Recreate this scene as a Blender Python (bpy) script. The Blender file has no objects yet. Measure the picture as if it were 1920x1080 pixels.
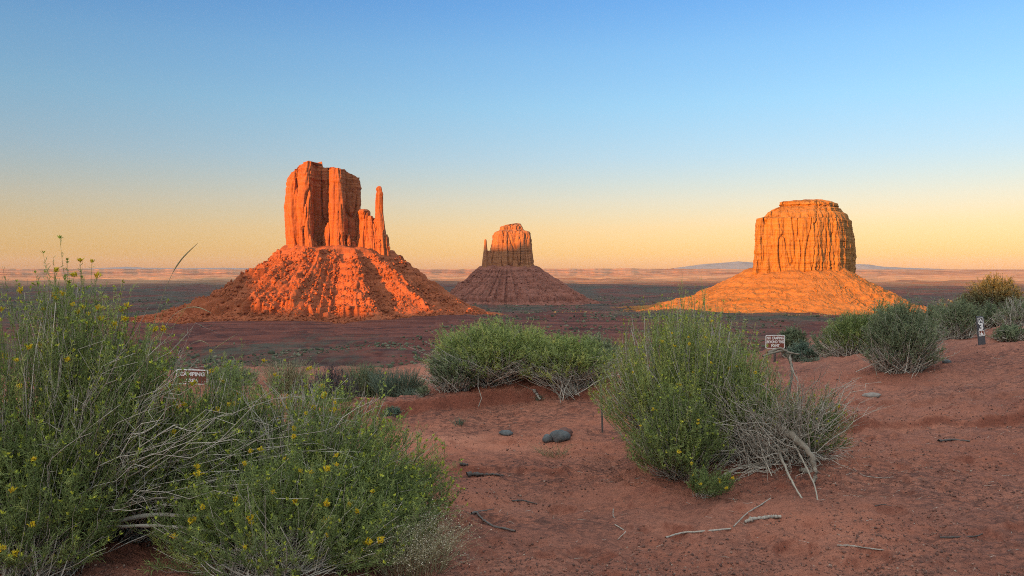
import bpy, math, random
import numpy as np
from mathutils import Vector

SC = bpy.context.scene
COL = SC.collection
rng = np.random.default_rng(11)
random.seed(5)

# ------------------------------------------------------------------ camera
F = 1500.0                      # focal length in pixels of the 1920 px wide photograph
EYE = 1.6
PITCH = math.atan(35.0 / F)
cd = bpy.data.cameras.new('camera')
cd.sensor_width = 36.0
cd.lens = F / 1920.0 * 36.0
cd.clip_start = 0.05
cd.clip_end = 200000.0
cam = bpy.data.objects.new('camera', cd)
COL.objects.link(cam)
cam.location = (0, 0, EYE)
cam.rotation_euler = (math.pi / 2 - PITCH, 0, 0)
SC.camera = cam

# ------------------------------------------------------------------ sky, sun, exposure
SUN_EL = math.radians(6.0)
SUN_A = math.radians(40.0)      # the sun stands behind the camera, 40 degrees to the left
SKY_STRENGTH = 0.15
SUN_STRENGTH = 5.0
EXPOSURE = 1.15
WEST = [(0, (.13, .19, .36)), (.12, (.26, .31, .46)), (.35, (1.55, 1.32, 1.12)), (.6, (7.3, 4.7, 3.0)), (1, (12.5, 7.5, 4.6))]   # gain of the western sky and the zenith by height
w = bpy.data.worlds.new('World')
SC.world = w
w.use_nodes = True
wn, wl = w.node_tree.nodes, w.node_tree.links
bg = wn['Background']
bg.inputs['Strength'].default_value = SKY_STRENGTH
sky = wn.new('ShaderNodeTexSky')
sky.sky_type = 'NISHITA'
sky.sun_disc = False
sky.sun_elevation = SUN_EL
sky.sun_rotation = math.pi + SUN_A
sky.altitude = 1600.0
sky.air_density = 1.0
sky.dust_density = 1.2
sky.ozone_density = 1.6
# the eastern sky opposite the sun fades from blue to peach at the horizon; the unseen dome overhead is boosted as added fill light
tc = wn.new('ShaderNodeTexCoord')
sx = wn.new('ShaderNodeSeparateXYZ')
wl.new(tc.outputs['Generated'], sx.inputs[0])
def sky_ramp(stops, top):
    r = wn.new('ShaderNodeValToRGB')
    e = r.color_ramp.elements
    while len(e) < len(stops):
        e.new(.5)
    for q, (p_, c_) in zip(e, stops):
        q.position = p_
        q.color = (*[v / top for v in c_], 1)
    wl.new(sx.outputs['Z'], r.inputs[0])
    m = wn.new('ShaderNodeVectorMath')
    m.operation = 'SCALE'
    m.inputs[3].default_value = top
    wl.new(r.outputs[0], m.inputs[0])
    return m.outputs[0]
EAST = [(0.0, (.62, .36, .30)), (.0166, (.66, .41, .27)), (.0497, (.76, .455, .32)), (.0828, (.77, .515, .425)), (.135, (.67, .59, .585)), (.198, (.61, .68, .71)), (.259, (.55, .69, .79)), (.312, (.44, .64, .84)), (.6, (.50, .62, .82))]
er = sky_ramp(EAST, 1.0)
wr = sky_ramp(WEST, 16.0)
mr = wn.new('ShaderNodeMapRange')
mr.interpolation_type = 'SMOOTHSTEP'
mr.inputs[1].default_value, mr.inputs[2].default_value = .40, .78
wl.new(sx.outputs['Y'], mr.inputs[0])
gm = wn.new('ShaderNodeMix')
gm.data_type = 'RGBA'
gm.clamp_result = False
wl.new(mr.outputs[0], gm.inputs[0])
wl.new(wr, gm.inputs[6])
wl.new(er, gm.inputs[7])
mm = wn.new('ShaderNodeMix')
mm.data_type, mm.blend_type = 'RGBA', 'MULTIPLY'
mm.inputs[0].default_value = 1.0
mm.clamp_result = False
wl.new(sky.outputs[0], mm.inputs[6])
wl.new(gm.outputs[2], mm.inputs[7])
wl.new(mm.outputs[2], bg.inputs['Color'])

sd = bpy.data.lights.new('sun', 'SUN')
sd.energy = SUN_STRENGTH
sd.angle = math.radians(0.55)
sd.color = (1.0, 0.40, 0.05)
sun = bpy.data.objects.new('sun', sd)
COL.objects.link(sun)
sdir = Vector((math.sin(SUN_A) * math.cos(SUN_EL), math.cos(SUN_A) * math.cos(SUN_EL), -math.sin(SUN_EL)))
sun.rotation_euler = sdir.to_track_quat('-Z', 'Y').to_euler()
sun.location = (-20, -20, 40)

SC.view_settings.view_transform = 'Standard'
SC.view_settings.look = 'None'
SC.view_settings.exposure = EXPOSURE
SC.view_settings.gamma = 1.0
SC.view_settings.use_curve_mapping = False
SC.render.engine = 'CYCLES'
SC.cycles.max_bounces = 6
SC.cycles.diffuse_bounces = 3
SC.cycles.transmission_bounces = 3
SC.cycles.volume_bounces = 0
SC.cycles.transparent_max_bounces = 6
SC.cycles.use_denoising = False
SC.cycles.filter_width = 1.0

# ------------------------------------------------------------------ helpers
def P(px, py, Y):
    """world point at depth Y that the photograph shows at pixel px, py"""
    a, b = (px - 960.0) / F, (540.0 - py) / F
    dy = math.cos(PITCH) + b * math.sin(PITCH)
    dz = -math.sin(PITCH) + b * math.cos(PITCH)
    k = Y / dy
    return np.array((a * k, Y, EYE + dz * k))

def XZ(px, py, Y):
    b = (540.0 - np.asarray(py, float)) / F
    k = Y / (math.cos(PITCH) + b * math.sin(PITCH))
    return (np.asarray(px, float) - 960.0) / F * k, EYE + (-math.sin(PITCH) + b * math.cos(PITCH)) * k

_perm = np.random.default_rng(3).permutation(512).astype(np.int64)
_perm = np.concatenate([_perm, _perm, _perm])
_ang = np.random.default_rng(4).random(512) * 2 * np.pi
_g2 = np.stack([np.cos(_ang), np.sin(_ang)], -1)
_g3 = np.random.default_rng(6).normal(size=(512, 3))
_g3 /= np.linalg.norm(_g3, axis=1)[:, None]

def noise2(x, y):
    x, y = np.broadcast_arrays(np.asarray(x, float), np.asarray(y, float))
    xi, yi = np.floor(x).astype(np.int64), np.floor(y).astype(np.int64)
    xf, yf = x - xi, y - yi
    u = xf * xf * xf * (xf * (xf * 6 - 15) + 10)
    v = yf * yf * yf * (yf * (yf * 6 - 15) + 10)
    def g(i, j):
        h = _perm[(_perm[(xi + i) & 511] + yi + j) & 511]
        gr = _g2[h]
        return gr[..., 0] * (xf - i) + gr[..., 1] * (yf - j)
    a = g(0, 0) + u * (g(1, 0) - g(0, 0))
    b = g(0, 1) + u * (g(1, 1) - g(0, 1))
    return (a + v * (b - a)) * 1.5

def noise3(x, y, z):
    x, y, z = np.broadcast_arrays(np.asarray(x, float), np.asarray(y, float), np.asarray(z, float))
    xi, yi, zi = (np.floor(q).astype(np.int64) for q in (x, y, z))
    xf, yf, zf = x - xi, y - yi, z - zi
    s = lambda t: t * t * t * (t * (t * 6 - 15) + 10)
    u, v, t = s(xf), s(yf), s(zf)
    def g(i, j, k):
        h = _perm[(_perm[(_perm[(xi + i) & 511] + yi + j) & 511] + zi + k) & 511]
        gr = _g3[h]
        return gr[..., 0] * (xf - i) + gr[..., 1] * (yf - j) + gr[..., 2] * (zf - k)
    l = lambda a, b, q: a + q * (b - a)
    return 1.5 * l(l(l(g(0, 0, 0), g(1, 0, 0), u), l(g(0, 1, 0), g(1, 1, 0), u), v),
                   l(l(g(0, 0, 1), g(1, 0, 1), u), l(g(0, 1, 1), g(1, 1, 1), u), v), t)

def fbm2(x, y, n=4, gain=0.5):
    a, o, s = 1.0, 0.0, 1.0
    for i in range(n):
        o = o + a * noise2(x * s + 17.3 * i, y * s - 9.1 * i)
        a *= gain
        s *= 2.03
    return o

def sstep(x, a, b):
    t = np.clip((x - a) / (b - a), 0, 1)
    return t * t * (3 - 2 * t)

def make_mesh(name, V, faces, mat=None, parent=None, origin=None, tint=None, smooth=False):
    """faces: list of integer arrays (n,3) or (n,4). V in world space; origin is taken off."""
    V = np.asarray(V, np.float64).reshape(-1, 3)
    if parent is not None and origin is None:
        origin = np.array(parent['_o'])
    if origin is not None:
        V = V - np.asarray(origin)
    me = bpy.data.meshes.new(name)
    faces = [np.asarray(f, np.int64) for f in faces if len(f)]
    loops = np.concatenate([f.ravel() for f in faces])
    tot = np.concatenate([np.full(len(f), f.shape[1], np.int64) for f in faces])
    st = np.concatenate([[0], np.cumsum(tot)[:-1]])
    me.vertices.add(len(V))
    me.vertices.foreach_set('co', V.astype(np.float32).ravel())
    me.loops.add(len(loops))
    me.loops.foreach_set('vertex_index', loops.astype(np.int32))
    me.polygons.add(len(tot))
    me.polygons.foreach_set('loop_start', st.astype(np.int32))
    me.polygons.foreach_set('loop_total', tot.astype(np.int32))
    if smooth:
        me.polygons.foreach_set('use_smooth', np.ones(len(tot), bool))
    me.update(calc_edges=True)
    if tint is not None:
        at = me.attributes.new('tint', 'FLOAT', 'POINT')
        at.data.foreach_set('value', np.asarray(tint, np.float32))
    if mat is not None:
        me.materials.append(mat)
    o = bpy.data.objects.new(name, me)
    COL.objects.link(o)
    if parent is not None:
        o.parent = parent
    elif origin is not None:
        o.location = origin
    return o

def tag(o, label, cat, group=None):
    o['label'] = label
    o['category'] = cat
    if group:
        o['group'] = group
    return o

ROOTS = []
def thing(name, loc, label, cat, group=None):
    o = bpy.data.objects.new(name, None)
    o.empty_display_size = 0.1
    COL.objects.link(o)
    o.location = [float(q) for q in loc]
    o['_o'] = [float(q) for q in loc]
    ROOTS.append(o)
    return tag(o, label, cat, group)

def grid_faces(nr, nc, wrap=False):
    i = np.arange(nr - 1)[:, None]
    j = np.arange(nc if wrap else nc - 1)[None, :]
    j2 = (j + 1) % nc
    a, b, c, d = i * nc + j, i * nc + j2, (i + 1) * nc + j2, (i + 1) * nc + j
    return np.stack(np.broadcast_arrays(a, b, c, d), -1).reshape(-1, 4)

# ------------------------------------------------------------------ materials
def mat_new(name, rough=0.9, spec=0.15):
    m = bpy.data.materials.new(name)
    m.use_nodes = True
    nt = m.node_tree
    b = nt.nodes['Principled BSDF']
    b.inputs['Roughness'].default_value = rough
    b.inputs['Specular IOR Level'].default_value = spec
    return m, nt, b

class NG:
    def __init__(s, nt):
        s.nt = nt
    def n(s, t, **kw):
        o = s.nt.nodes.new(t)
        for k, v in kw.items():
            setattr(o, k, v)
        return o
    def link(s, a, b):
        s.nt.links.new(a, b)
    def pos(s):
        return s.n('ShaderNodeNewGeometry').outputs['Position']
    def mapping(s, vec, scale, rot=(0, 0, 0)):
        m = s.n('ShaderNodeMapping')
        m.inputs['Scale'].default_value = scale
        m.inputs['Rotation'].default_value = rot
        s.link(vec, m.inputs['Vector'])
        return m.outputs[0]
    def noise(s, vec, scale=1.0, detail=4.0, rough=0.55, dist=0.0):
        t = s.n('ShaderNodeTexNoise')
        t.inputs['Scale'].default_value = scale
        t.inputs['Detail'].default_value = detail
        t.inputs['Roughness'].default_value = rough
        t.inputs['Distortion'].default_value = dist
        s.link(vec, t.inputs['Vector'])
        return t.outputs['Fac']
    def ramp(s, fac, stops, interp='LINEAR'):
        r = s.n('ShaderNodeValToRGB')
        r.color_ramp.interpolation = interp
        e = r.color_ramp.elements
        while len(e) < len(stops):
            e.new(0.5)
        for el, (p, c) in zip(e, stops):
            el.position = p
            el.color = (c[0], c[1], c[2], 1) if not np.isscalar(c) else (c, c, c, 1)
        s.link(fac, r.inputs[0])
        return r.outputs[0]
    def mix(s, fac, a, b, blend='MIX'):
        m = s.n('ShaderNodeMix', data_type='RGBA', blend_type=blend)
        for inp, v in ((m.inputs[0], fac), (m.inputs[6], a), (m.inputs[7], b)):
            if hasattr(v, 'node'):
                s.link(v, inp)
            elif np.isscalar(v):
                inp.default_value = v
            else:
                inp.default_value = (v[0], v[1], v[2], 1)
        return m.outputs[2]
    def math(s, op, a, b=None):
        m = s.n('ShaderNodeMath', operation=op)
        for inp, v in zip(m.inputs, (a, b)):
            if v is None:
                continue
            if hasattr(v, 'node'):
                s.link(v, inp)
            else:
                inp.default_value = v
        return m.outputs[0]
    def bump(s, height, strength, dist, normal=None):
        b = s.n('ShaderNodeBump')
        b.inputs['Strength'].default_value = strength
        b.inputs['Distance'].default_value = dist
        s.link(height, b.inputs['Height'])
        if normal is not None:
            s.link(normal, b.inputs['Normal'])
        return b.outputs[0]
    def attr(s, name):
        return s.n('ShaderNodeAttribute', attribute_name=name).outputs['Fac']

def ground_material():
    m, nt, b = mat_new('desert_ground', 0.95, 0.1)
    g = NG(nt)
    p = g.pos()
    # red sand close by
    n1 = g.noise(p, 0.9, 6, 0.6)
    n2 = g.noise(p, 9.0, 5, 0.65)
    sand = g.ramp(n1, [(0.3, (0.31, 0.10, 0.058)), (0.5, (0.42, 0.152, 0.090)), (0.7, (0.48, 0.195, 0.122))])
    crust = g.ramp(g.noise(g.mapping(p, (1, 2.2, 1)), 14.0, 6, 0.72), [(0.44, 0.0), (0.58, 1.0)])
    crust_zone = g.ramp(g.noise(g.mapping(p, (.7, 1.3, 1)), 0.6, 5, 0.65), [(0.38, 0.0), (0.58, 1.0)])
    cf = g.math('MULTIPLY', crust, crust_zone)
    sep3 = g.n('ShaderNodeSeparateXYZ')
    g.link(p, sep3.inputs[0])
    fr = g.n('ShaderNodeMapRange'); fr.inputs[1].default_value, fr.inputs[2].default_value = 7.2, 5.2
    g.link(sep3.outputs['Y'], fr.inputs[0])
    ri = g.n('ShaderNodeMapRange'); ri.inputs[1].default_value, ri.inputs[2].default_value = 1.6, 3.2
    g.link(sep3.outputs['X'], ri.inputs[0])
    trod = g.math('MULTIPLY', g.math('MAXIMUM', fr.outputs[0], g.math('MULTIPLY', ri.outputs[0], .75)), g.ramp(g.noise(g.mapping(p, (.8, 1.5, 1)), 1.1, 5, .65), [(.30, .25), (.55, 1.0)]))
    crust_zone = g.math('MAXIMUM', g.math('MULTIPLY', crust_zone, .6), trod)
    sand = g.mix(g.math('MULTIPLY', crust_zone, 0.6), sand, (0.22, 0.097, 0.070))
    sand = g.mix(g.math('MULTIPLY', cf, 0.85), sand, (0.10, 0.05, 0.04))
    speck = g.ramp(g.noise(g.mapping(p, (1, 1.6, 1)), 42.0, 4, 0.75), [(0.36, 1.0), (0.45, 0.0)])
    sand = g.mix(g.math('MULTIPLY', speck, g.math('ADD', g.math('MULTIPLY', crust_zone, .55), .2)), sand, (0.10, 0.045, 0.035))
    pale = g.ramp(g.noise(p, 90.0, 2, 0.5), [(0.70, 0.0), (0.76, 1.0)])
    sand = g.mix(g.math('MULTIPLY', pale, 0.35), sand, (0.55, 0.36, 0.28))
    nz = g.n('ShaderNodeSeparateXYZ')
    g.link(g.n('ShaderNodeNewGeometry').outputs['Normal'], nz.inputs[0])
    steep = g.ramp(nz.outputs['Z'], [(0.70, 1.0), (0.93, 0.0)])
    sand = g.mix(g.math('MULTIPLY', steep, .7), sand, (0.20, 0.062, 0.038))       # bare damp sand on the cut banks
    # strata and soil of the valley
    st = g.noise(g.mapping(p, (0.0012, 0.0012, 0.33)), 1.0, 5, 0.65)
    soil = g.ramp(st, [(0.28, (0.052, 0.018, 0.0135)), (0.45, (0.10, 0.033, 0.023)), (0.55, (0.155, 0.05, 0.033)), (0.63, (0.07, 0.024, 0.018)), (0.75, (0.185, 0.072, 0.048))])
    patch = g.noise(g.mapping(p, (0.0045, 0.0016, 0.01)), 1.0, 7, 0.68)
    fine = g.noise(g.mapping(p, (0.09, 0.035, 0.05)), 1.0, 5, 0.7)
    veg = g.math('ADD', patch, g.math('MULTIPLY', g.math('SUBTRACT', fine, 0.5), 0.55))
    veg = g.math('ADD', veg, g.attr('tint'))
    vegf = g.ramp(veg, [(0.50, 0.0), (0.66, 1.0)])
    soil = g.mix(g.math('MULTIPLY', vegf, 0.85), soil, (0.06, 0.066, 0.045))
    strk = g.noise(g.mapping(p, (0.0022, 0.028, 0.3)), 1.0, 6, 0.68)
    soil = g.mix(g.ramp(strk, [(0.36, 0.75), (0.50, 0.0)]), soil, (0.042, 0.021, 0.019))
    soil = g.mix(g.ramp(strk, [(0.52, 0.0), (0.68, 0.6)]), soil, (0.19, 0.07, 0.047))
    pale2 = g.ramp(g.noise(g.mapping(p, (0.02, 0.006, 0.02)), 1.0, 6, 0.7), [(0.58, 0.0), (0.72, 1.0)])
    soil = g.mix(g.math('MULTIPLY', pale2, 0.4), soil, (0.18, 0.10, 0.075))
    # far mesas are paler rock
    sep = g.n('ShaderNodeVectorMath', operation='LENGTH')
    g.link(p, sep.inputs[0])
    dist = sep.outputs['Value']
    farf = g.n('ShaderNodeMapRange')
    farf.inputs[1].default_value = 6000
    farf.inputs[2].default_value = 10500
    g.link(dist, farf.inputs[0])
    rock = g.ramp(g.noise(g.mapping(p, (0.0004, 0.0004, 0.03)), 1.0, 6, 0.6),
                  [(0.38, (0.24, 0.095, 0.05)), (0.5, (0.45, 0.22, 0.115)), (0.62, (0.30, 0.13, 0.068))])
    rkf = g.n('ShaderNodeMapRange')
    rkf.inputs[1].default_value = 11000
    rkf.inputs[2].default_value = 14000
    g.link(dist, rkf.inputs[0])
    plain = g.ramp(g.noise(g.mapping(p, (0.0003, 0.0012, 0.01)), 1.0, 5, 0.6), [(0.36, (0.27, 0.12, 0.062)), (0.48, (0.52, 0.26, 0.125)), (0.62, (0.38, 0.18, 0.09))])  # far plain painted paler in place of low sunlight on it
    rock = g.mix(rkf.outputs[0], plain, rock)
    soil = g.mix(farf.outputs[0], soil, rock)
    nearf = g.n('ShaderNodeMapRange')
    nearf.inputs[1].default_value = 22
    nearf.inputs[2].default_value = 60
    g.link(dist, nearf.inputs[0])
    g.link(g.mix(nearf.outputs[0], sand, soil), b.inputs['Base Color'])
    bh = g.math('ADD', g.noise(p, 38.0, 5, 0.7), g.math('MULTIPLY', g.noise(p, 7.0, 5, 0.6), 1.6))
    bm = g.bump(bh, 0.95, 0.025)
    bm2 = g.bump(fine, 0.6, 3.0, bm)
    mixn = g.n('ShaderNodeMix', data_type='VECTOR')
    g.link(nearf.outputs[0], mixn.inputs[0])
    g.link(bm, mixn.inputs[4])
    g.link(bm2, mixn.inputs[5])
    g.link(mixn.outputs[1], b.inputs['Normal'])
    return m

def cliff_material(name, base=(0.42, 0.165, 0.075), k=1.0, beds=.75):
    m, nt, b = mat_new(name, 0.92, 0.1)
    g = NG(nt)
    p = g.pos()
    v = g.noise(g.mapping(p, (0.10 * k, 0.10 * k, 0.008 * k)), 1.0, 6, 0.62, 0.6)
    h = g.noise(g.mapping(p, (0.006 * k, 0.006 * k, 0.22 * k)), 1.0, 5, 0.6)
    q = g.noise(p, 0.06 * k, 5, 0.6)
    c = lambda s: tuple(s * t for t in base)
    col = g.ramp(v, [(0.30, c(0.42)), (0.42, c(0.85)), (0.58, c(1.05)), (0.75, c(1.25))])
    col = g.mix(g.ramp(h, [(0.36, beds), (0.48, 0.0)]), col, c(0.55))
    col = g.mix(g.math('MULTIPLY', g.ramp(q, [(0.5, 0.0), (0.75, 1.0)]), 0.4), col, (base[0] * 1.15, base[1] * 1.35, base[2] * 1.45))
    g.link(col, b.inputs['Base Color'])
    bm = g.bump(v, 0.8, 3.0 / k)
    bm = g.bump(h, 0.6, 1.5 / k, bm)
    bm = g.bump(g.noise(p, 0.35 * k, 5, 0.7), 0.6, 1.2 / k, bm)
    g.link(bm, b.inputs['Normal'])
    return m

def talus_material(name, base=(0.40, 0.14, 0.065), k=1.0):
    m, nt, b = mat_new(name, 0.95, 0.08)
    g = NG(nt)
    p = g.pos()
    n = g.noise(p, 0.05 * k, 7, 0.68)
    st = g.noise(g.mapping(p, (0.003 * k, 0.003 * k, 0.14 * k)), 1.0, 5, 0.6)
    c = lambda s: tuple(s * t for t in base)
    col = g.ramp(n, [(0.3, c(0.7)), (0.5, c(1.0)), (0.7, c(1.2))])
    col = g.mix(g.ramp(st, [(0.38, 0.55), (0.5, 0.0)]), col, c(0.62))
    veg = g.ramp(g.noise(p, 0.13 * k, 5, 0.75), [(0.60, 0.0), (0.68, 1.0)])
    col = g.mix(g.math('MULTIPLY', veg, 0.35), col, (0.17, 0.13, 0.06))
    g.link(col, b.inputs['Base Color'])
    bm = g.bump(g.noise(p, 0.16 * k, 6, 0.75), 0.9, 3.0 / k)
    bm = g.bump(g.noise(p, 0.5 * k, 4, 0.7), 0.6, 1.0 / k, bm)
    g.link(bm, b.inputs['Normal'])
    return m

def plant_material(name, stops, rough=0.7, trans=0.0, noise_scale=0.0):
    m, nt, b = mat_new(name, rough, 0.2)
    g = NG(nt)
    col = g.ramp(g.attr('tint'), stops)
    if noise_scale:
        nz = g.noise(g.mapping(g.pos(), (noise_scale, noise_scale, noise_scale * 0.4)), 1.0, 4, 0.7)
        col = g.mix(g.ramp(nz, [(0.35, 0.6), (0.6, 0.0)]), col, (0.10, 0.085, 0.07))
    g.link(col, b.inputs['Base Color'])
    if trans:
        t = g.n('ShaderNodeBsdfTranslucent')
        g.link(col, t.inputs['Color'])
        ms = g.n('ShaderNodeMixShader')
        ms.inputs[0].default_value = trans
        g.link(b.outputs[0], ms.inputs[1])
        g.link(t.outputs[0], ms.inputs[2])
        g.link(ms.outputs[0], nt.nodes['Material Output'].inputs[0])
    return m

def plain_material(name, col, rough=0.6, spec=0.3, var=0.25, scale=30.0, bump=0.0):
    m, nt, b = mat_new(name, rough, spec)
    g = NG(nt)
    n = g.noise(g.pos(), scale, 5, 0.65)
    c = g.ramp(n, [(0.3, tuple(q * (1 - var) for q in col)), (0.7, tuple(q * (1 + var) for q in col))])
    g.link(c, b.inputs['Base Color'])
    if bump:
        g.link(g.bump(n, bump, 0.01), b.inputs['Normal'])
    return m

M_GROUND = ground_material()
M_CLIFF = cliff_material('sandstone_cliff', (0.34, 0.108, 0.046), 1.0, .4)
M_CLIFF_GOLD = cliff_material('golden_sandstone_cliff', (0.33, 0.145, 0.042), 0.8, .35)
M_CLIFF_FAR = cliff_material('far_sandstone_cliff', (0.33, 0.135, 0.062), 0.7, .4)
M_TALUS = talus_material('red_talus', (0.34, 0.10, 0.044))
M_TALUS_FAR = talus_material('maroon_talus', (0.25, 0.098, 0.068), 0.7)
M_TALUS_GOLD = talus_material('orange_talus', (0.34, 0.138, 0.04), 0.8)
M_MESA = talus_material('mesa_rock', (0.35, 0.14, 0.08), 0.4)
M_HILL = plain_material('blue_mountain_rock', (0.20, 0.19, 0.19), 0.95, 0.05, 0.2, 0.002)
GREEN = [(0.0, (0.10, 0.14, 0.045)), (0.45, (0.215, 0.262, 0.09)), (0.8, (0.36, 0.41, 0.135)), (1.0, (0.52, 0.51, 0.14))]
SAGE = [(0.0, (0.09, 0.115, 0.065)), (0.5, (0.19, 0.22, 0.115)), (1.0, (0.34, 0.36, 0.19))]
BLUE = [(0.0, (0.08, 0.12, 0.085)), (0.5, (0.15, 0.20, 0.14)), (1.0, (0.30, 0.32, 0.20))]
M_GREEN = plant_material('rabbitbrush_green', GREEN, 0.65, 0.4)
M_SAGE = plant_material('sagebrush_green', SAGE, 0.75, 0.2)
M_BLUE = plant_material('blue_green_grass', BLUE, 0.7, 0.2)
M_TAN = plant_material('tan_leaf', [(0.0, (0.09, 0.10, 0.045)), (0.5, (0.17, 0.165, 0.075)), (1.0, (0.28, 0.23, 0.10))], 0.7, 0.2)
M_TWIG = plant_material('grey_twig', [(0.0, (0.22, 0.18, 0.135)), (0.5, (0.42, 0.365, 0.29)), (1.0, (0.62, 0.55, 0.45))], 0.85)
M_DARKTWIG = plant_material('dark_twig', [(0.0, (0.06, 0.05, 0.05)), (1.0, (0.17, 0.14, 0.13))], 0.85)
M_WOOD = plant_material('weathered_wood', [(0.0, (0.17, 0.135, 0.11)), (1.0, (0.44, 0.375, 0.305))], 0.9, 0, 60.0)
M_DARKWOOD = plant_material('charred_wood', [(0.0, (0.05, 0.04, 0.037)), (1.0, (0.16, 0.135, 0.12))], 0.9, 0, 60.0)
M_STRAW = plant_material('straw_grass', [(0.0, (0.22, 0.19, 0.09)), (0.6, (0.45, 0.39, 0.22)), (1.0, (0.72, 0.62, 0.48))], 0.7, 0.25)
M_YELLOW = plant_material('yellow_flower', [(0.0, (0.50, 0.36, 0.02)), (0.6, (0.78, 0.60, 0.03)), (1.0, (0.85, 0.45, 0.03))], 0.6, 0.25)
M_BUD = plant_material('green_bud', [(0.0, (0.16, 0.22, 0.04)), (0.6, (0.42, 0.46, 0.06)), (1.0, (0.66, 0.58, 0.05))], 0.6, 0.2)
M_STONE = plain_material('grey_stone', (0.095, 0.097, 0.095), 0.8, 0.3, 0.5, 22.0, 0.5)
M_REDSTONE = plain_material('red_stone', (0.15, 0.075, 0.06), 0.9, 0.15, 0.3, 18.0, 0.5)
M_PALESTONE = plain_material('pale_stone', (0.24, 0.20, 0.17), 0.9, 0.15, 0.25, 18.0, 0.5)
M_BROWN = plain_material('sign_brown', (0.20, 0.055, 0.032), 0.5, 0.4, 0.12, 12.0)
M_WHITE = plain_material('sign_white', (0.78, 0.74, 0.68), 0.5, 0.4, 0.08, 20.0)
M_STEEL = plain_material('rusty_steel', (0.10, 0.08, 0.07), 0.7, 0.4, 0.4, 40.0)
M_PLASTIC = plain_material('dark_marker_plastic', (0.075, 0.07, 0.072), 0.55, 0.4, 0.15, 15.0)
M_SCRUB = plant_material('valley_scrub', [(0.0, (0.045, 0.05, 0.03)), (0.6, (0.09, 0.095, 0.055)), (1.0, (0.17, 0.16, 0.10))], 0.9)
M_LITTER = plant_material('ground_litter', [(0.0, (0.09, 0.05, 0.04)), (0.7, (0.24, 0.11, 0.075)), (0.9, (0.33, 0.24, 0.18)), (1.0, (0.5, 0.42, 0.34))], 0.9)

# ------------------------------------------------------------------ the ground
CTRL = np.array([
    (-3, 3, 0), (-1, 3, 0), (1, 3, 0), (3, 3, .05), (-3, 5, 0), (-1, 5, 0), (0, 5, 0), (1, 4.5, 0), (2, 4.6, .05), (3, 4.6, .1),
    (0, 7.5, 0), (-1.2, 7.5, 0), (-3, 8, 0), (1.2, 7.4, .05), (2, 7, .12), (3.5, 7.2, .18), (4.5, 7, .2),
    (0, 8.8, .05), (.8, 9, .2), (0, 9.6, .25), (-.85, 9.3, .03), (.9, 9.8, .3), (-1.5, 9.8, -.08), (-1.3, 11, -.24), (-2.2, 11.5, -.28), (-.95, 10.4, -.1), (-3, 10, -.06), (-5, 11, -.15), (-6, 8, -.05),
    (-2.4, 12.6, -.32), (-4, 14, -.25), (-1, 13, -.1), (0, 12, .1), (2, 12, .05), (2, 15, -.1), (3, 10, .1),
    (4.9, 10, .27), (5.6, 9, .31), (6.45, 11, .57), (8, 11, .65), (9, 14, .62), (10.3, 17, .62), (5.4, 13, .17), (5.2, 15, -.2), (6.8, 19.5, -.5),
    (7.5, 14, .32), (7.3, 20, -.3), (12, 20, .42), (10, 24, -.4), (0, -3, 0), (-6, -3, 0), (6, -3, .1), (10, 3, .4), (-10, 5, -.1), (16, 12, .8), (-12, 14, -.3), (14, 24, .0), (0, -12, 0), (14, -8, .2), (-14, -8, 0)], float)
def _tps(r2):
    return 0.5 * r2 * np.log(np.maximum(r2, 1e-9))
_d = CTRL[:, None, :2] - CTRL[None, :, :2]
_n = len(CTRL)
_A = np.zeros((_n + 3, _n + 3))
_A[:_n, :_n] = _tps((_d ** 2).sum(-1)) + np.eye(_n) * 0.15
_A[:_n, _n] = 1
_A[:_n, _n + 1:] = CTRL[:, :2]
_A[_n:, :_n] = _A[:_n, _n:].T
_W = np.linalg.solve(_A, np.concatenate([CTRL[:, 2], [0, 0, 0]]))
def tps(x, y):
    out = np.full(x.shape, _W[_n]) + _W[_n + 1] * x + _W[_n + 2] * y
    for k in range(_n):
        out += _W[k] * _tps((x - CTRL[k, 0]) ** 2 + (y - CTRL[k, 1]) ** 2)
    return out

FAR = np.array([(1, -1), (20, -2), (32, -8), (60, -22), (150, -45), (400, -66), (700, -76), (1100, -82), (1500, -87), (2200, -109), (2800, -117),
                (4500, -121), (7000, -124), (10000, -122), (13000, -112), (15000, -95), (16000, -92), (30000, -80), (90000, -80)], float)
SA, CA = math.sin(SUN_A), math.cos(SUN_A)
TE = math.tan(SUN_EL)
PITS = [(P(1030, 1045, 4.4), .12), (P(1105, 1043, 4.42), .15), (P(1420, 1030, 4.6), .10), (P(1850, 1050, 4.5), .12)]
DENTS = [((float(a), float(b)), float(c)) for a, b, c in zip(np.random.default_rng(9).uniform(-1, 6, 150), 4.1 + 5 * np.random.default_rng(10).random(150) ** 1.4, np.random.default_rng(12).uniform(.05, .13, 150))]   # old footprints
MOUNDS = [(1.75, 6.05, .85, .12), (-1.3, 4.9, .9, .06), (-2.6, 4.6, .6, .08), (4.9, 10.2, .9, .10), (0.3, 9.6, 1.1, .06)]

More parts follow.
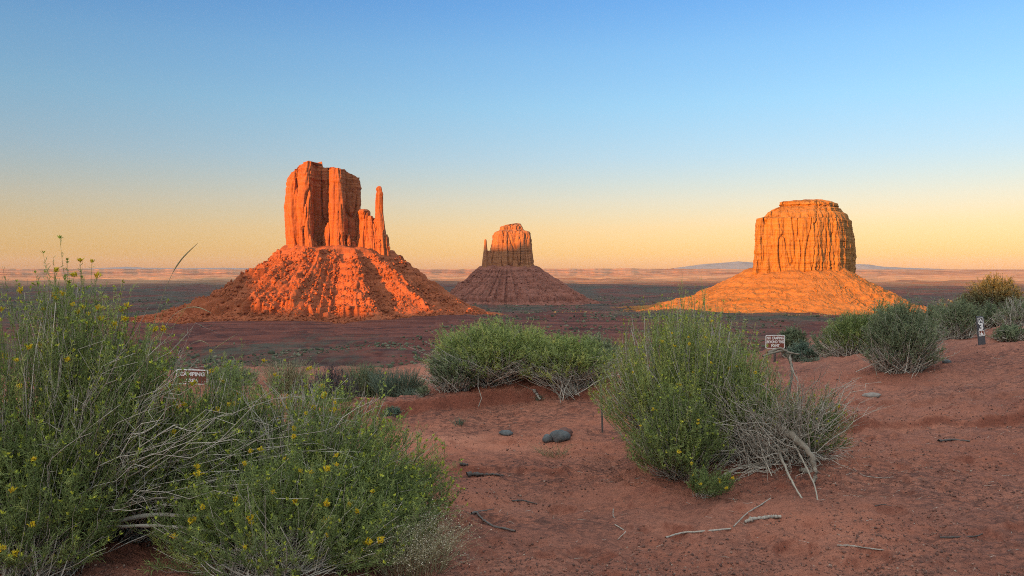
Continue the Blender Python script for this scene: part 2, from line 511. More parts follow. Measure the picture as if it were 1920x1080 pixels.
def height(x, y):
    x, y = np.broadcast_arrays(np.asarray(x, float), np.asarray(y, float))
    shp = x.shape
    x, y = x.ravel(), y.ravel()
    r = np.hypot(x, y) + 1e-9
    az = np.degrees(np.arctan2(x, y))
    z = np.zeros(x.shape)
    near = r < 70
    xn, yn, rn = x[near], y[near], r[near]
    k = np.minimum(1, 24.0 / np.maximum(rn, 1e-6))
    zn = np.clip(tps(xn * k, yn * k), -1, 1.2)
    for cx, cy, s, hgt in MOUNDS:
        zn += hgt * np.exp(-((xn - cx) ** 2 + (yn - cy) ** 2) / (s * s))
    zn += 0.060 * fbm2(xn * 0.7, yn * 0.9, 4) + 0.024 * fbm2(xn * 2.6, yn * 4.4, 5, 0.62)
    zn += 0.007 * fbm2(xn * 9.0, yn * 13.0, 3, .6) * (rn < 14)
    rip = noise2(xn * 1.6 + 3, yn * 5.5)                                   # wind and rain lines across the slope
    zn += 0.030 * np.abs(rip) * sstep(noise2(xn * .5, yn * .5), -.3, .4)
    def ledge(y0, slope, x0, x1, hgt, ph):
        yc = y0 + slope * xn + 0.16 * fbm2(xn * 0.7 + ph, ph * np.ones_like(xn), 4, .6)
        m_ = sstep(xn, x0, x0 + .8) * (1 - sstep(xn, x1 - .8, x1))
        f = sstep(yn, yc - .04, yc + .03) * (1 - sstep(yn, yc + .1, yc + 2.6))
        return hgt * m_ * f * (.4 + .6 * sstep(noise2(xn * .42 + ph, yn * .3 + 2) + .25 * noise2(xn * 2.5 + ph, yn * 2), -.4, .35))
    zn += ledge(7.9, 0.03, 1.6, 9.0, .12, 1.3) + ledge(7.1, 0.02, 1.8, 9.0, .14, 5.1) + ledge(8.75, 0.12, -2.4, 1.9, .14, 9.4)
    zn += ledge(6.1, -0.05, -1.0, 1.0, .05, 12.7) + ledge(5.5, 0.1, 2.4, 6.0, .05, 19.2)
    for (c, s) in PITS + DENTS:
        q = ((xn - c[0]) ** 2 + ((yn - c[1]) * 1.2) ** 2) / (s * s)
        zn += .3 * s * (-np.exp(-q * 1.6) + .35 * np.exp(-(np.sqrt(q) - 1.15) ** 2 * 9))
    z[near] = zn
    zn_all = z
    # far profile
    zf = np.interp(np.log(r), np.log(FAR[:, 0]), FAR[:, 1])
    amp = np.clip(r / 400.0, 0, 1)
    rel = 5.0 * fbm2(x / 170.0, y / 230.0, 5, 0.55) * amp + sstep(r, 4500, 8500) * 26 * noise2(x / 460., y / 330.) + sstep(r, 5000, 9000) * 9 * noise2(x / 170., y / 150.)
    zz = zf + rel + 4.0 * noise2(x / 600.0 + 4, y / 600.0) * amp
    band = sstep(r, 150, 350) * (1 - sstep(r, 1500, 2000))                # terraces of thin hard beds
    stp = 3.0
    qz = zz / stp + 0.25 * noise2(x / 90., y / 90.)
    fl = np.floor(qz)
    ter = (fl + sstep(qz - fl, 0.62, 0.98)) * stp
    zz = zz * (1 - band) + band * (0.25 * zz + 0.75 * ter)
    # far mesas along the horizon
    front = 15300 + 2200 * noise2(az / 9.0 + 7, az * 0 + 1) + 700 * fbm2(az / 2.4, az * 0 + 5, 4, .55)
    top = np.interp(az, [-40, -22, -14, -8, -2, 2, 8, 14, 22, 40], [10, 5, -20, -2, 2, 16, 20, 12, -4, -10]) + 9 * noise2(az / 1.5, r / 9000.)
    cl = np.clip((r - front + 1500) / 1500, 0, 1) ** 1.5 * .30 + sstep(r, front, front + 260) * .22 + np.clip((r - front - 300) / 2200, 0, 1) * .22 + sstep(r, front + 2600, front + 2900) * .26
    zz = np.where(r > 12000, zz + (top - zz) * cl, zz)
    # behind the camera the plateau goes on
    back = sstep(np.abs(az), 75, 100)
    zplat = 2.5 * fbm2(x / 60.0, y / 60.0, 4) * sstep(r, 40, 120)
    zz = zz * (1 - back) + zplat * back
    redge = np.interp(az, [-60, -12, 0, 10, 18, 24, 60], [16.5, 15.0, 14.5, 17.0, 21.0, 26.0, 26.0]) + 1.0 * noise2(az / 4., az * 0)
    redge = redge + back * 30
    wgt = sstep(r, redge, redge * 1.75)
    z = z * (1 - wgt) + zz * wgt
    # unseen swell added behind the camera to shade the near ground
    s_ = x * SA + y * CA
    u_ = x * CA - y * SA
    z = z + 8.15 * np.exp(-((s_ + 46) / 11.0) ** 2) * sstep(u_, -110, -75) * (1 - sstep(u_, 45, 80)) * (1 + .05 * noise2(u_ / 9., s_ / 30.))
    return z.reshape(shp)

def ground_hit(px, py):
    """where the sight line through a pixel meets the near ground"""
    Y = np.arange(2.5, 40, 0.01)
    a, b = (px - 960.0) / F, (540.0 - py) / F
    k = Y / (math.cos(PITCH) + b * math.sin(PITCH))
    zr = EYE + (-math.sin(PITCH) + b * math.cos(PITCH)) * k
    h = height(a * k, Y)
    i = np.argmax(zr < h)
    if zr[i] >= h[i]:
        i = len(Y) - 1
    return np.array((a * k[i], Y[i], h[i]))

def gz(x, y):
    return float(height(np.array([x]), np.array([y]))[0])

def build_ground():
    a_front = np.linspace(-46, 46, 1050)
    a_side = np.linspace(46, 314, 110)[1:-1]
    az = np.radians(np.concatenate([a_front, a_side]))
    rs = [0.2]
    while rs[-1] < 90000:
        r = rs[-1]
        if r < 2.5: k = 1.12
        elif r < 4: k = 1.012
        elif r < 9: k = 1.0042
        elif r < 12: k = 1.0062
        elif r < 30: k = 1.010
        elif r < 3000: k = 1.013
        elif r < 5500: k = 1.014
        elif r < 14000: k = 1.006
        elif r < 21000: k = 1.0045
        else: k = 1.06
        rs.append(r * k)
    rs = np.array(rs)
    R, A = np.meshgrid(rs, az, indexing='ij')
    X, Y = R * np.sin(A), R * np.cos(A)
    Z = height(X, Y)
    V = np.stack([X, Y, Z], -1).reshape(-1, 3)
    nc = len(az)
    fc = grid_faces(len(rs), nc, True)[:, ::-1]
    V = np.concatenate([V, [(0, 0, gz(0, 0))]])
    c = len(V) - 1
    j = np.arange(nc)
    tri = np.stack([np.full(nc, c), (j + 1) % nc, j], -1)
    # more scrub on the plain to the right and beyond the first butte, bare red beds at the left front
    azd = np.degrees(A).ravel()
    Rr = R.ravel()
    cover = np.interp(Rr, [100, 600, 1200, 1500, 2500, 6000], [0.03, 0.05, 0.02, 0.06, 0.11, 0.08])
    left = (1 - sstep(azd, -8, 4)) * sstep(azd, -30, -22) * sstep(Rr, 900, 1150) * (1 - sstep(Rr, 1500, 1900))
    cover = cover - 0.16 * left
    cover = np.where((azd > 60), 0.0, cover)
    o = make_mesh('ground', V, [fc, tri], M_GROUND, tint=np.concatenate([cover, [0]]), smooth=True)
    o['kind'] = 'structure'
    return o
build_ground()

# ------------------------------------------------------------------ the mesa in the west whose shadow lies on the valley
def build_west_mesa():
    prof = np.array([(-9000, 520), (-5000, 600), (-2500, 560), (-2000, 430), (-1850, 401), (-1800, 404), (-1743, 430), (-1640, 380), (-1530, 310), (-1425, 240),
                     (-1376, 190), (-1320, 164), (-1272, 138), (-1248, 118), (-1200, 117), (-1110, 124), (-1063, 140), (-1030, 156), (-990, 185), (-900, 190), (-600, 188), (-300, 195), (-60, 200), (-22, 196), (-16, 120)], float)
    u = np.concatenate([np.arange(-9000, -2100, 60.), np.arange(-2100, -1100, 6.), np.arange(-1100, -16, 20.), [-16.]])
    h = np.interp(u, prof[:, 0], prof[:, 1]) + 3.0 * fbm2(u / 40., u * 0, 4) * (u < -60)
    s0 = -1000.0
    #  cross-section: foot, cliff foot, crest, back crest, back foot
    rows = []
    wob = 25 * fbm2(u / 130., u * 0 + 3, 4)
    for ds, k in ((260, -1.0), (90, 0.35), (35, 0.42), (12, 0.86), (0, 1.0), (-240, 0.96), (-330, 0.40), (-520, -1.0)):
        hh = -140 + (h + 140) * k if k >= 0 else np.full_like(h, -140.0)
        s = s0 + ds + (wob if ds > 0 else 0)
        rows.append(np.stack([u * CA + s * SA, -u * SA + s * CA, hh], -1))
    V = np.array(rows)
    nr, nc = V.shape[:2]
    fc = grid_faces(nr, nc)
    ends = [np.stack([np.full(1, k * nc + e) for k in range(4)] , -1) for e in (0, nc - 1)]
    o = make_mesh('hills', V.reshape(-1, 3), [fc] + ends, M_MESA)
    o['kind'] = 'structure'
build_west_mesa()

# blue mountains on the horizon
def build_mountains():
    for pts in ([(1262, 503), (1290, 499), (1320, 495), (1350, 493), (1385, 490), (1410, 492), (1440, 496), (1500, 500), (1560, 503)],
                [(1585, 503), (1605, 495), (1630, 496), (1655, 500), (1700, 502), (1760, 504)],
                [(150, 504), (200, 502), (235, 500), (270, 502), (330, 503), (420, 502), (470, 503)]):
        px = np.linspace(pts[0][0], pts[-1][0], 160)
        py = np.interp(px, [q[0] for q in pts], [q[1] for q in pts]) + 0.35 * fbm2(px / 9., px * 0, 3)
        Y0 = 38000.0
        x, z = XZ(px, py, Y0)
        rows = []
        for dy, k in ((-3500, 0.0), (-1500, .55), (0, 1.0), (2500, .6), (5000, 0)):
            rows.append(np.stack([x, np.full_like(x, Y0 + dy), -140 + (z + 140) * k], -1))
        o = make_mesh('hills', np.array(rows).reshape(-1, 3), [grid_faces(5, len(px))], M_HILL, smooth=True)
        o['kind'] = 'structure'
build_mountains()

# ------------------------------------------------------------------ buttes
def rocks(C, S, seed):
    """C (n,3) centres, S (n,) sizes -> rough boulders"""
    t = (1 + 5 ** .5) / 2
    iv = np.array([(-1, t, 0), (1, t, 0), (-1, -t, 0), (1, -t, 0), (0, -1, t), (0, 1, t), (0, -1, -t), (0, 1, -t), (t, 0, -1), (t, 0, 1), (-t, 0, -1), (-t, 0, 1)], float)
    iv /= np.linalg.norm(iv[0])
    fv = np.array([(0, 11, 5), (0, 5, 1), (0, 1, 7), (0, 7, 10), (0, 10, 11), (1, 5, 9), (5, 11, 4), (11, 10, 2), (10, 7, 6), (7, 1, 8),
                   (3, 9, 4), (3, 4, 2), (3, 2, 6), (3, 6, 8), (3, 8, 9), (4, 9, 5), (2, 4, 11), (6, 2, 10), (8, 6, 7), (9, 8, 1)])
    g = np.random.default_rng(seed)
    n = len(C)
    sc = S[:, None, None] * g.uniform(.6, 1.3, (n, 1, 3)) * g.uniform(.75, 1.2, (n, 12, 1))
    V = C[:, None, :] + iv[None] * sc
    Fc = (np.arange(n) * 12)[:, None, None] + fv[None]
    return V.reshape(-1, 3), Fc.reshape(-1, 3)

def cliff_loft(plan, Y0, zb, top, edges=None, spacing=1.6, nz=150, amp=1.0, seed=0, round_top=0.0, strata=.9):
    """plan: closed ring of (px, depth offset m) counter-clockwise seen from above starting anywhere;
    top: list of (px, py) giving the height of the rim above each px (or one number py);
    edges: list of (py, left px, right px) - outline of the whole block by height."""
    plan = np.array(plan, float)
    x0, _ = XZ(plan[:, 0], 505.0, Y0)
    ring = np.stack([x0, plan[:, 1]], -1)
    nxt = np.roll(ring, -1, 0)
    L = np.hypot(*(nxt - ring).T)
    pts = []
    for a, b, l in zip(ring, nxt, L):
        k = max(2, int(l / spacing))
        t = np.arange(k)[:, None] / k
        pts.append(a + (b - a) * t)
    pts = np.concatenate(pts)
    n = len(pts)
    for _ in range(3):                                            # soften the corners
        pts = 0.5 * pts + 0.25 * (np.roll(pts, 1, 0) + np.roll(pts, -1, 0))
    tg = np.roll(pts, -4, 0) - np.roll(pts, 4, 0)
    tg /= np.linalg.norm(tg, axis=1)[:, None] + 1e-9
    nrm = np.stack([tg[:, 1], -tg[:, 0]], -1)
    area = 0.5 * np.sum(pts[:, 0] * np.roll(pts[:, 1], -1) - np.roll(pts[:, 0], -1) * pts[:, 1])
    if area < 0:
        nrm = -nrm
    xl, xr = pts[:, 0].min(), pts[:, 0].max()
    yc = pts[:, 1].mean()
    a = (pts[:, 0] - xl) / (xr - xl)
    if np.isscalar(top):
        zt = np.full(n, XZ(0, top, Y0)[1])
    else:
        tp = np.array(top, float)
        tx, tz = XZ(tp[:, 0], tp[:, 1], Y0)
        zt = np.interp(pts[:, 0], tx, tz)
    if not np.isscalar(top):
        zt = EYE + (zt - EYE) * (Y0 + .6 * np.minimum(pts[:, 1], 60.)) / Y0
    zt = zt + amp * 1.2 * noise2(pts[:, 0] / 9. + seed, pts[:, 1] / 9.)
    v = np.linspace(0, 1, nz)
    Zg = zb + (zt[None, :] - zb) * v[:, None]
    if edges is None:
        XL = np.full_like(Zg, xl); XR = np.full_like(Zg, xr)
    else:
        e = np.array(sorted(edges, key=lambda q: -q[0]), float)
        ez = XZ(0, e[:, 0], Y0)[1]
        Ze = Zg + (2.2 * noise2(pts[:, 0] / 16. + seed, pts[:, 1] / 16.) + 1.2 * noise2(pts[:, 0] / 5., pts[:, 1] / 5. + seed))[None, :] * amp * (strata > 1.2)
        XL = np.interp(Ze, ez, XZ(e[:, 1], 505, Y0)[0])
        XR = np.interp(Ze, ez, XZ(e[:, 2], 505, Y0)[0])
    K = (XR - XL) / (xr - xl)
    Xg = XL + a[None, :] * (XR - XL)
    Yg = Y0 + yc + (pts[:, 1] - yc)[None, :] * np.minimum(K, 1.1)
    Xg = Xg * Yg / Y0
    nx, ny = nrm[:, 0][None, :], nrm[:, 1][None, :]
    o = seed * 13.7
    d = 4.2 * noise3(Xg / 19 + o, Yg / 19, Zg / 130) + 2.2 * noise3(Xg / 8 + o, Yg / 8, Zg / 60) + 1.1 * noise3(Xg / 3.6, Yg / 3.6 + o, Zg / 18) - 1.5 * np.abs(noise3(Xg / 5.5 + 2, Yg / 5.5 + o, Zg / 75)) - 1.8 * np.abs(noise3(Xg / 13 + 7, Yg / 13 + o, Zg / 95))
    c = np.abs(noise3(Xg / 24 + o, Yg / 24 + 5, Zg / 170))
    d -= 6.5 * np.exp(-(c / .055) ** 2)
    c = np.abs(noise3(Xg / 11 + o, Yg / 11 + 9, Zg / 110 + 3))
    d -= 2.6 * np.exp(-(c / .07) ** 2)
    d += strata * (noise3(Xg / 70, Yg / 70, Zg / 4.2 + o) * (.6 + 1.6 * sstep(v[:, None], .72, .9)) + .8 * noise3(Xg / 90, Yg / 90, Zg / 11 + o)) + 0.8 * noise3(Xg / 5, Yg / 5, Zg / 5 + o)
    d += 2.0 * (1 - v[:, None]) ** 3 * noise3(Xg / 6 + 3, Yg / 6, Zg / 14)
    if strata > 1.2:
        d = d * (1 - .55 * sstep(v[:, None], .74, .84))
    if round_top:
        d -= round_top * sstep(v[:, None], 0.90, 1.0) ** 2
    d = d * amp
    Xg = Xg + nx * d
    Yg = Yg + ny * d
    V = [np.stack([Xg, Yg, Zg], -1)]
    cx, cy = Xg[-1].mean(), Yg[-1].mean()
    for k in (0.82, 0.6, 0.35, 0.12):
        X, Y = cx + (Xg[-1] - cx) * k, cy + (Yg[-1] - cy) * k
        V.append(np.stack([X, Y, Zg[-1] + 1.2 * amp * (1 - k) + 1.0 * amp * noise2(X / 7, Y / 7)], -1)[None])
    V = np.concatenate(V)
    nr = V.shape[0]
    fc = grid_faces(nr, n, True)
    V = V.reshape(-1, 3)
    V = np.concatenate([V, [V[-n:].mean(0)]])
    j = np.arange(n)
    tri = np.stack([(nr - 1) * n + j, (nr - 1) * n + (j + 1) % n, np.full(n, len(V) - 1)], -1)
    if area < 0:
        fc, tri = fc[:, ::-1], tri[:, ::-1]
    return V, [fc, tri]

def join(parts):
    Vs, Fs, off = [], [], 0
    for V, fl in parts:
        Vs.append(V)
        for f in fl:
            Fs.append(f + off)
        off += len(V)
    q = [f for f in Fs if f.shape[1] == 4]
    t = [f for f in Fs if f.shape[1] == 3]
    return np.concatenate(Vs), ([np.concatenate(q)] if q else []) + ([np.concatenate(t)] if t else [])

def cyc(deg, table):
    a = np.array([q[0] for q in table], float)
    b = np.array([q[1] for q in table], float)
    a = np.concatenate([a - 360, a, a + 360]); b = np.tile(b, 3)
    return np.interp(np.mod(deg, 360), a, b)

class Talus:
    """rubble skirt: angle 0 = right of the photograph, 90 = away, 180 = left, 270 = towards the camera"""
    def __init__(s, c, ab, R, ztop, zfoot, power, gul=8.0, band=None, seed=0, gscale=24.0):
        s.ribs = ()
        s.c, s.ab, s.R, s.zt, s.zfoot, s.pw, s.gul, s.band, s.seed, s.gs = c, ab, R, ztop, zfoot, power, gul, band, seed, gscale
    def at(s, deg, t):
        th = np.radians(deg)
        a, b = s.ab
        r0 = a * b / np.sqrt((b * np.cos(th)) ** 2 + (a * np.sin(th)) ** 2)
        R = cyc(deg, s.R)
        # soften the table's corners
        R = (R + cyc(deg - 14, s.R) + cyc(deg + 14, s.R) + cyc(deg - 28, s.R) + cyc(deg + 28, s.R)) / 5
        R = R * (1 + .10 * noise2(deg / 16. + s.seed, deg * 0 + 2))
        tt = np.clip(t, 0, 1)
        r = r0 + (R - r0) * t
        x, y = s.c[0] + r * np.cos(th), s.c[1] + r * np.sin(th)
        pw = cyc(deg, s.pw)
        prof = (1 - tt) ** pw
        if s.band is not None:
            d0, d1, p0, p1 = s.band
            wgt = sstep(deg, d0 - 8, d0 + 6) * (1 - sstep(deg, d1 - 8, d1 + 10))
            tb = 0.74 + .07 * noise2(deg / 6., deg * 0 + 8) + .035 * noise2(deg / 1.6, deg * 0 + 3) 
            pb = np.interp(tt, [0, .66, 1.0], [1, p0, p0]) ** 1.0
            up = p0 + (1 - p0) * np.clip(1 - tt / tb, 0, 1) ** 1.15
            lo = p1 * np.clip((1 - tt) / (1 - tb), 0, 1) ** 1.3
            f = sstep(tt, tb - .004, tb + .022)
            wgt = wgt * sstep(noise2(deg / 5.3 + 2, deg * 0) + .22, 0, .25)
            prof = prof * (1 - wgt) + wgt * (up * (1 - f) + lo * f)
        zt = s.zt(x) if callable(s.zt) else s.zt
        env = np.sin(np.pi * np.clip(tt, 0, 1) ** .8) ** .7
        wp = .55 * fbm2(x / 60., y / 60., 3)
        g1 = noise2(th * s.R[0][1] / s.gs + 3 * s.seed + wp + 1.1 * tt, tt * 2.2 + wp)
        g2 = noise2(th * s.R[0][1] / (s.gs * .42) + 5 + 2 * wp + 1.5 * tt, tt * 5 + s.seed)
        z = s.zfoot + (zt - s.zfoot) * prof
        mk = np.maximum(sstep(noise2(deg / 17. + s.seed, tt * 1.3 + 4), -.05, .45), sstep(deg, 278, 292) * (1 - sstep(deg, 340, 352)) * sstep(tt, .1, .3))
        bil = lambda q: np.abs(noise2(x / q + s.seed + .6 * wp, y / q - 2 * s.seed + .6 * wp))
        z = z + env * s.gul * (.55 - 2.6 * bil(95.)) + env * s.gul * .55 * (.4 - 1.6 * bil(41.)) + env * s.gul * .32 * (.4 - 1.6 * bil(17.))
        z = z + env * s.gul * mk * (-np.abs(g1) * .5 + .1)
        for d0, wd, hh in s.ribs:
            z = z + hh * np.exp(-((deg - d0 - 7 * wp + 4 * tt) / wd) ** 2) * env
        led = (z - s.zfoot) / 13. + .5 * noise2(x / 70., y / 70.) + .25 * noise2(x / 14., y / 14.)
        lf = led - np.floor(led)
        lm = sstep(noise2(x / 120. + 5, y / 120.), -.1, .3)
        z = z + lm * env * 13. * .55 * (sstep(lf, .70, .98) - lf)
        z = z + (.25 + env) * (2.6 * fbm2(x / 30., y / 30., 5, .62) + 1.1 * noise2(x / 5., y / 5.))
        z = z - 6 * sstep(t, 0.93, 1.12) + np.where(t < 0, -t, 0) * (R - r0) * .12 + 7 * fbm2(x / 45. + s.seed, y / 45., 3) * (1 - sstep(t, 0, .2)) - 3 * (1 - sstep(t, 0, .1))
        return x, y, z
    def mesh(s, nth=900, nt=210):
        deg = np.linspace(0, 360, nth, endpoint=False)
        t = np.concatenate([np.linspace(-.25, 0, 6)[:-1], np.linspace(0, 1.12, nt)])
        T, D = np.meshgrid(t, deg, indexing='ij')
        x, y, z = s.at(D, T)
        V = np.stack([x, y, z], -1).reshape(-1, 3)
        fc = grid_faces(len(t), nth, True)[:, ::-1]
        return V, [fc]
    def boulders(s, n, smin, smax, d0=180, d1=360, seed=1, tpow=0.8):
        g = np.random.default_rng(seed)
        D = g.uniform(d0, d1, n)
        T = g.uniform(.03, 1.02, n) ** tpow
        keep = noise2(D / 7., T * 5) + .9 * g.random(n) > .25
        D, T = D[keep], T[keep]
        x, y, z = s.at(D, T)
        S = smin * (smax / smin) ** (g.random(len(D)) ** 2.2)
        return rocks(np.stack([x, y, z + S * .25], -1), S, seed)

def butte(label, origin, cliff_parts, spire_parts, tal, boulders, mcliff, mtal):
    root = thing('butte', origin, label, 'butte', 'sandstone buttes')
    V, fc = join(cliff_parts)
    make_mesh('cliff', V, fc, mcliff, root)
    if spire_parts:
        V, fc = join(spire_parts)
        make_mesh('spire', V, fc, mcliff, root)
    V, fc = tal.mesh()
    make_mesh('talus_slope', V, fc, mtal, root)
    V, fc = boulders
    o = make_mesh('boulder_scree', V, [fc], mtal, root)
    o['kind'] = 'stuff'
    return root

# --- left butte with its slim pillar
YW = 1600.0
main = cliff_loft(
    [(536, 25), (538, 2), (549, -8), (555, -6), (557, -5), (559, -5), (562, -20), (570, -27), (582, -24), (587, -8), (589, 18), (604, 22), (617, 22), (619.5, 0), (623, -10),
     (634, -14), (645, -8), (650, 4), (653, 20), (664, 24), (676, 30), (678, 70), (672, 105), (640, 120), (590, 118), (550, 100), (538, 70)],
    YW, -20, [(530, 330), (541, 322), (546, 314), (552, 309), (561, 304), (571, 301), (582, 303), (589, 309), (607, 313), (622, 313), (641, 315), (652, 318), (660, 324), (673, 329), (680, 332)],
    [(500, 540, 679), (461, 539, 678), (430, 536.5, 677.5), (387, 534, 677), (340, 538, 675.5), (318, 544, 674), (300, 547, 673)], 1.5, 170, 1.0, 1, 1.5)
def col(px, r, dy, ytop, zb, seed, sq=1.0, amp=.75, lean=0.0, taper=.5):
    k = YW / F
    ring = [(px + r / k * math.cos(q) + 0, dy + r * sq * math.sin(q)) for q in np.linspace(0, 2 * math.pi, 14, endpoint=False)]
    yb = 505 - (zb - EYE) / YW * F
    ed = [(yb, px - r / k * 1.12, px + r / k * 1.12), ((yb + ytop) / 2, px - r / k * .88 + lean / 2, px + r / k * .88 + lean / 2), (ytop * .8 + yb * .2, px - r / k * .72 + lean, px + r / k * .72 + lean),
          (ytop + 4, px - r / k * taper + lean, px + r / k * taper + lean), (ytop, px - r / k * taper * .7 + lean, px + r / k * taper * .7 + lean)]
    return cliff_loft(ring, YW, zb, ytop, ed, 1.3, 90, amp, seed)
side = [
    col(616, 9, 2, 418, 15, 3), col(608, 6, 6, 440, 15, 4),
    col(642, 9, -4, 425, 15, 5), col(632, 8, -10, 400, 15, 6), col(652, 8, 2, 440, 15, 7), col(575, 8, -22, 385, 15, 8), col(566, 7, -24, 425, 15, 9),
    col(591, 7, -6, 448, 15, 31), col(580, 9, -24, 440, 15, 32), col(600, 6, 12, 452, 15, 33), col(661, 9, 14, 452, 15, 34), col(671, 8, 22, 445, 15, 35),
    col(681, 14, 34, 391, 10, 10, 2.2, .6, 0, 1.0), col(687, 11, 26, 395, 10, 11, 1.8, .6, 0, .85), col(695, 11, 8, 405, 10, 12, 1.8, .7, 0, .7), col(699, 8, -2, 420, 10, 13), col(690, 9, 2, 436, 10, 14),
    col(706, 11, 10, 409, 8, 15, 1.8, .7, 0, .8), col(704, 8, -4, 438, 8, 16), col(723, 7, 4, 440, 5, 17, 1.5), col(717, 8, -6, 432, 5, 18), col(726, 7, 2, 456, 2, 19, 1.4), col(712, 7, -9, 450, 5, 20)]
spire = [cliff_loft([(704, 6), (705, -4), (711, -7), (719, -4), (720, 6), (716, 11), (708, 11)], YW, 40, 349,
                    [(470, 702, 728), (440, 703.5, 725), (418, 704, 722.5), (400, 704, 719.5), (372, 704.3, 719.6), (361, 705.3, 720), (359, 706, 718.6), (356, 705, 717.5), (351, 705.5, 717), (349, 708, 715)], 1.0, 150, .38, 21)]
talW = Talus(((634 - 960) / F * YW, YW + 35), (108, 72), [(0, 345), (45, 330), (90, 320), (135, 390), (180, 430), (225, 330), (270, 250), (315, 280)],
             lambda x: np.interp(x, XZ(np.array([537., 640., 731.]), 500, YW)[0], [52, 49, 40]), -92.0,
             [(0, 1.7), (90, 1.3), (180, 1.75), (225, 1.5), (270, 1.3), (315, 1.5)], 8.0, (208, 292, .24, .11), 2, 30.0)
talW.ribs = ((262, 5, 15), (281, 8, -15), (298, 4.5, 13), (309, 6, -12), (322, 5, 10), (240, 6, 7), (228, 5, -7))
butte('tall red butte at the left with a slim free-standing pillar on its right shoulder', (talW.c[0], talW.c[1], -90),
      [main] + side, spire, talW, talW.boulders(15000, .8, 4.0, 185, 358, 41), M_CLIFF, M_TALUS)

# --- small far butte in the middle
YE = 2800.0
mainE = cliff_loft(
    [(917, 40), (918, 0), (930, -14), (948, -20), (962, -16), (972, -24), (990, -16), (998, -6), (1000, 50), (992, 120), (930, 120), (918, 90)],
    YE, -30, 418, [(505, 915, 1001), (490, 917, 999.5), (468, 919, 998), (449, 922.5, 997), (440, 925, 996), (434, 928.5, 995), (431, 936, 983), (429, 937.5, 982), (424, 938, 980), (421, 946, 978), (418, 962, 977)], 2.2, 170, 1.15, 6)
shE = cliff_loft([(903, 40), (904, 5), (910, -4), (922, -2), (925, 40), (915, 60)], YE, -30, 470, [(505, 903, 926), (498, 904, 926), (480, 906, 925), (472, 908, 922), (470, 914, 920)], 2.0, 60, .6, 7)
spE = cliff_loft([(905.5, 14), (906.5, 2), (910, -1), (913.5, 3), (914, 14), (910, 20)], YE, -10, 448, [(490, 904, 917), (475, 905.8, 915.4), (463, 906.8, 913.8), (452, 907.5, 913), (449.5, 908, 912.5), (448, 909, 911.5)], 1.2, 90, .22, 8)
talE = Talus(((952 - 960) / F * YE, YE + 50), (100, 80), [(0, 330), (45, 330), (90, 320), (135, 300), (180, 270), (225, 330), (270, 360), (315, 360)],
             16.0, -121.0, [(0, 1.35), (90, 1.2), (180, 1.5), (270, 1.5)], 5.5, (200, 340, .26, .16), 5, 34.0)
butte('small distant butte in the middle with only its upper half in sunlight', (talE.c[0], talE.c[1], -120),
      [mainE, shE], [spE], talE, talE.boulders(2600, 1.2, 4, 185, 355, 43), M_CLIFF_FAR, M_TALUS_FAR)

# --- broad butte at the right
YM = 2200.0
mainM = cliff_loft(
    [(1413, 60), (1414, 10), (1420, -4), (1428, 2), (1436, -6), (1460, -16), (1480, -20), (1500, -28), (1527, -36), (1536, -28), (1541, -30), (1546, -18), (1556, -20), (1563, -8), (1574, -8), (1582, 14),
     (1590, 30), (1600, 78), (1604, 120), (1590, 165), (1540, 180), (1460, 175), (1420, 130)],
    YM, -40, 371, [(512, 1410, 1602), (484, 1414.5, 1604), (450, 1416, 1602.5), (412, 1418, 1596), (409, 1418.5, 1595), (407, 1431, 1593), (398, 1438, 1588), (394, 1443, 1580.5), (387, 1457, 1576), (385.6, 1463, 1570), (382.8, 1464, 1569), (382.2, 1460, 1573),
                  (377, 1461, 1570), (375.8, 1476, 1564), (374, 1484, 1562), (373.5, 1500, 1552), (371, 1506, 1548)], 1.8, 220, 1.25, 9, 0, 1.9)
talM = Talus(((1508 - 960) / F * YM, YM + 70), (138, 95), [(0, 395), (45, 380), (90, 380), (135, 420), (165, 640), (180, 680), (200, 640), (235, 430), (270, 330), (315, 370)],
             lambda x: np.full_like(x, 5.0), -116.0, [(0, 1.45), (45, 1.3), (90, 1.3), (150, 2.0), (180, 3.2), (225, 2.3), (270, 1.4), (315, 1.3)], 3.4, None, 9, 34.0)
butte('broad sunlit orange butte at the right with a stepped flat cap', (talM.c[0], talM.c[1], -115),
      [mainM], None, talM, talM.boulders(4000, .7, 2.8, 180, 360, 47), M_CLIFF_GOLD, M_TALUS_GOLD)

# ------------------------------------------------------------------ plants
def unit(v):
    return v / (np.linalg.norm(v, axis=-1, keepdims=True) + 1e-9)

def tubes(Pt, Rd, sides=3):
    """Pt (n,k,3), Rd (n,k) -> tube mesh with closed tip"""
    n, k = Pt.shape[:2]
    T = np.empty_like(Pt)
    T[:, 1:-1] = Pt[:, 2:] - Pt[:, :-2]
    T[:, 0] = Pt[:, 1] - Pt[:, 0]
    T[:, -1] = Pt[:, -1] - Pt[:, -2]
    T = unit(T)
    ref = np.where(np.abs(T[..., 2:3]) > .9, np.array([1., 0, 0]), np.array([0, 0, 1.]))
    U = unit(np.cross(T, ref))
    W = np.cross(T, U)
    q = np.arange(sides) * 2 * np.pi / sides
    V = Pt[:, :, None, :] + Rd[:, :, None, None] * (U[:, :, None, :] * np.cos(q)[None, None, :, None] + W[:, :, None, :] * np.sin(q)[None, None, :, None])
    V = V.reshape(-1, 3)
    base = (np.arange(n) * k * sides)[:, None, None]
    i = (np.arange(k - 1) * sides)[None, :, None]
    j = np.arange(sides)[None, None, :]
    j2 = (j + 1) % sides
    f = np.stack(np.broadcast_arrays(base + i + j, base + i + j2, base + i + sides + j2, base + i + sides + j), -1).reshape(-1, 4)
    return V, f

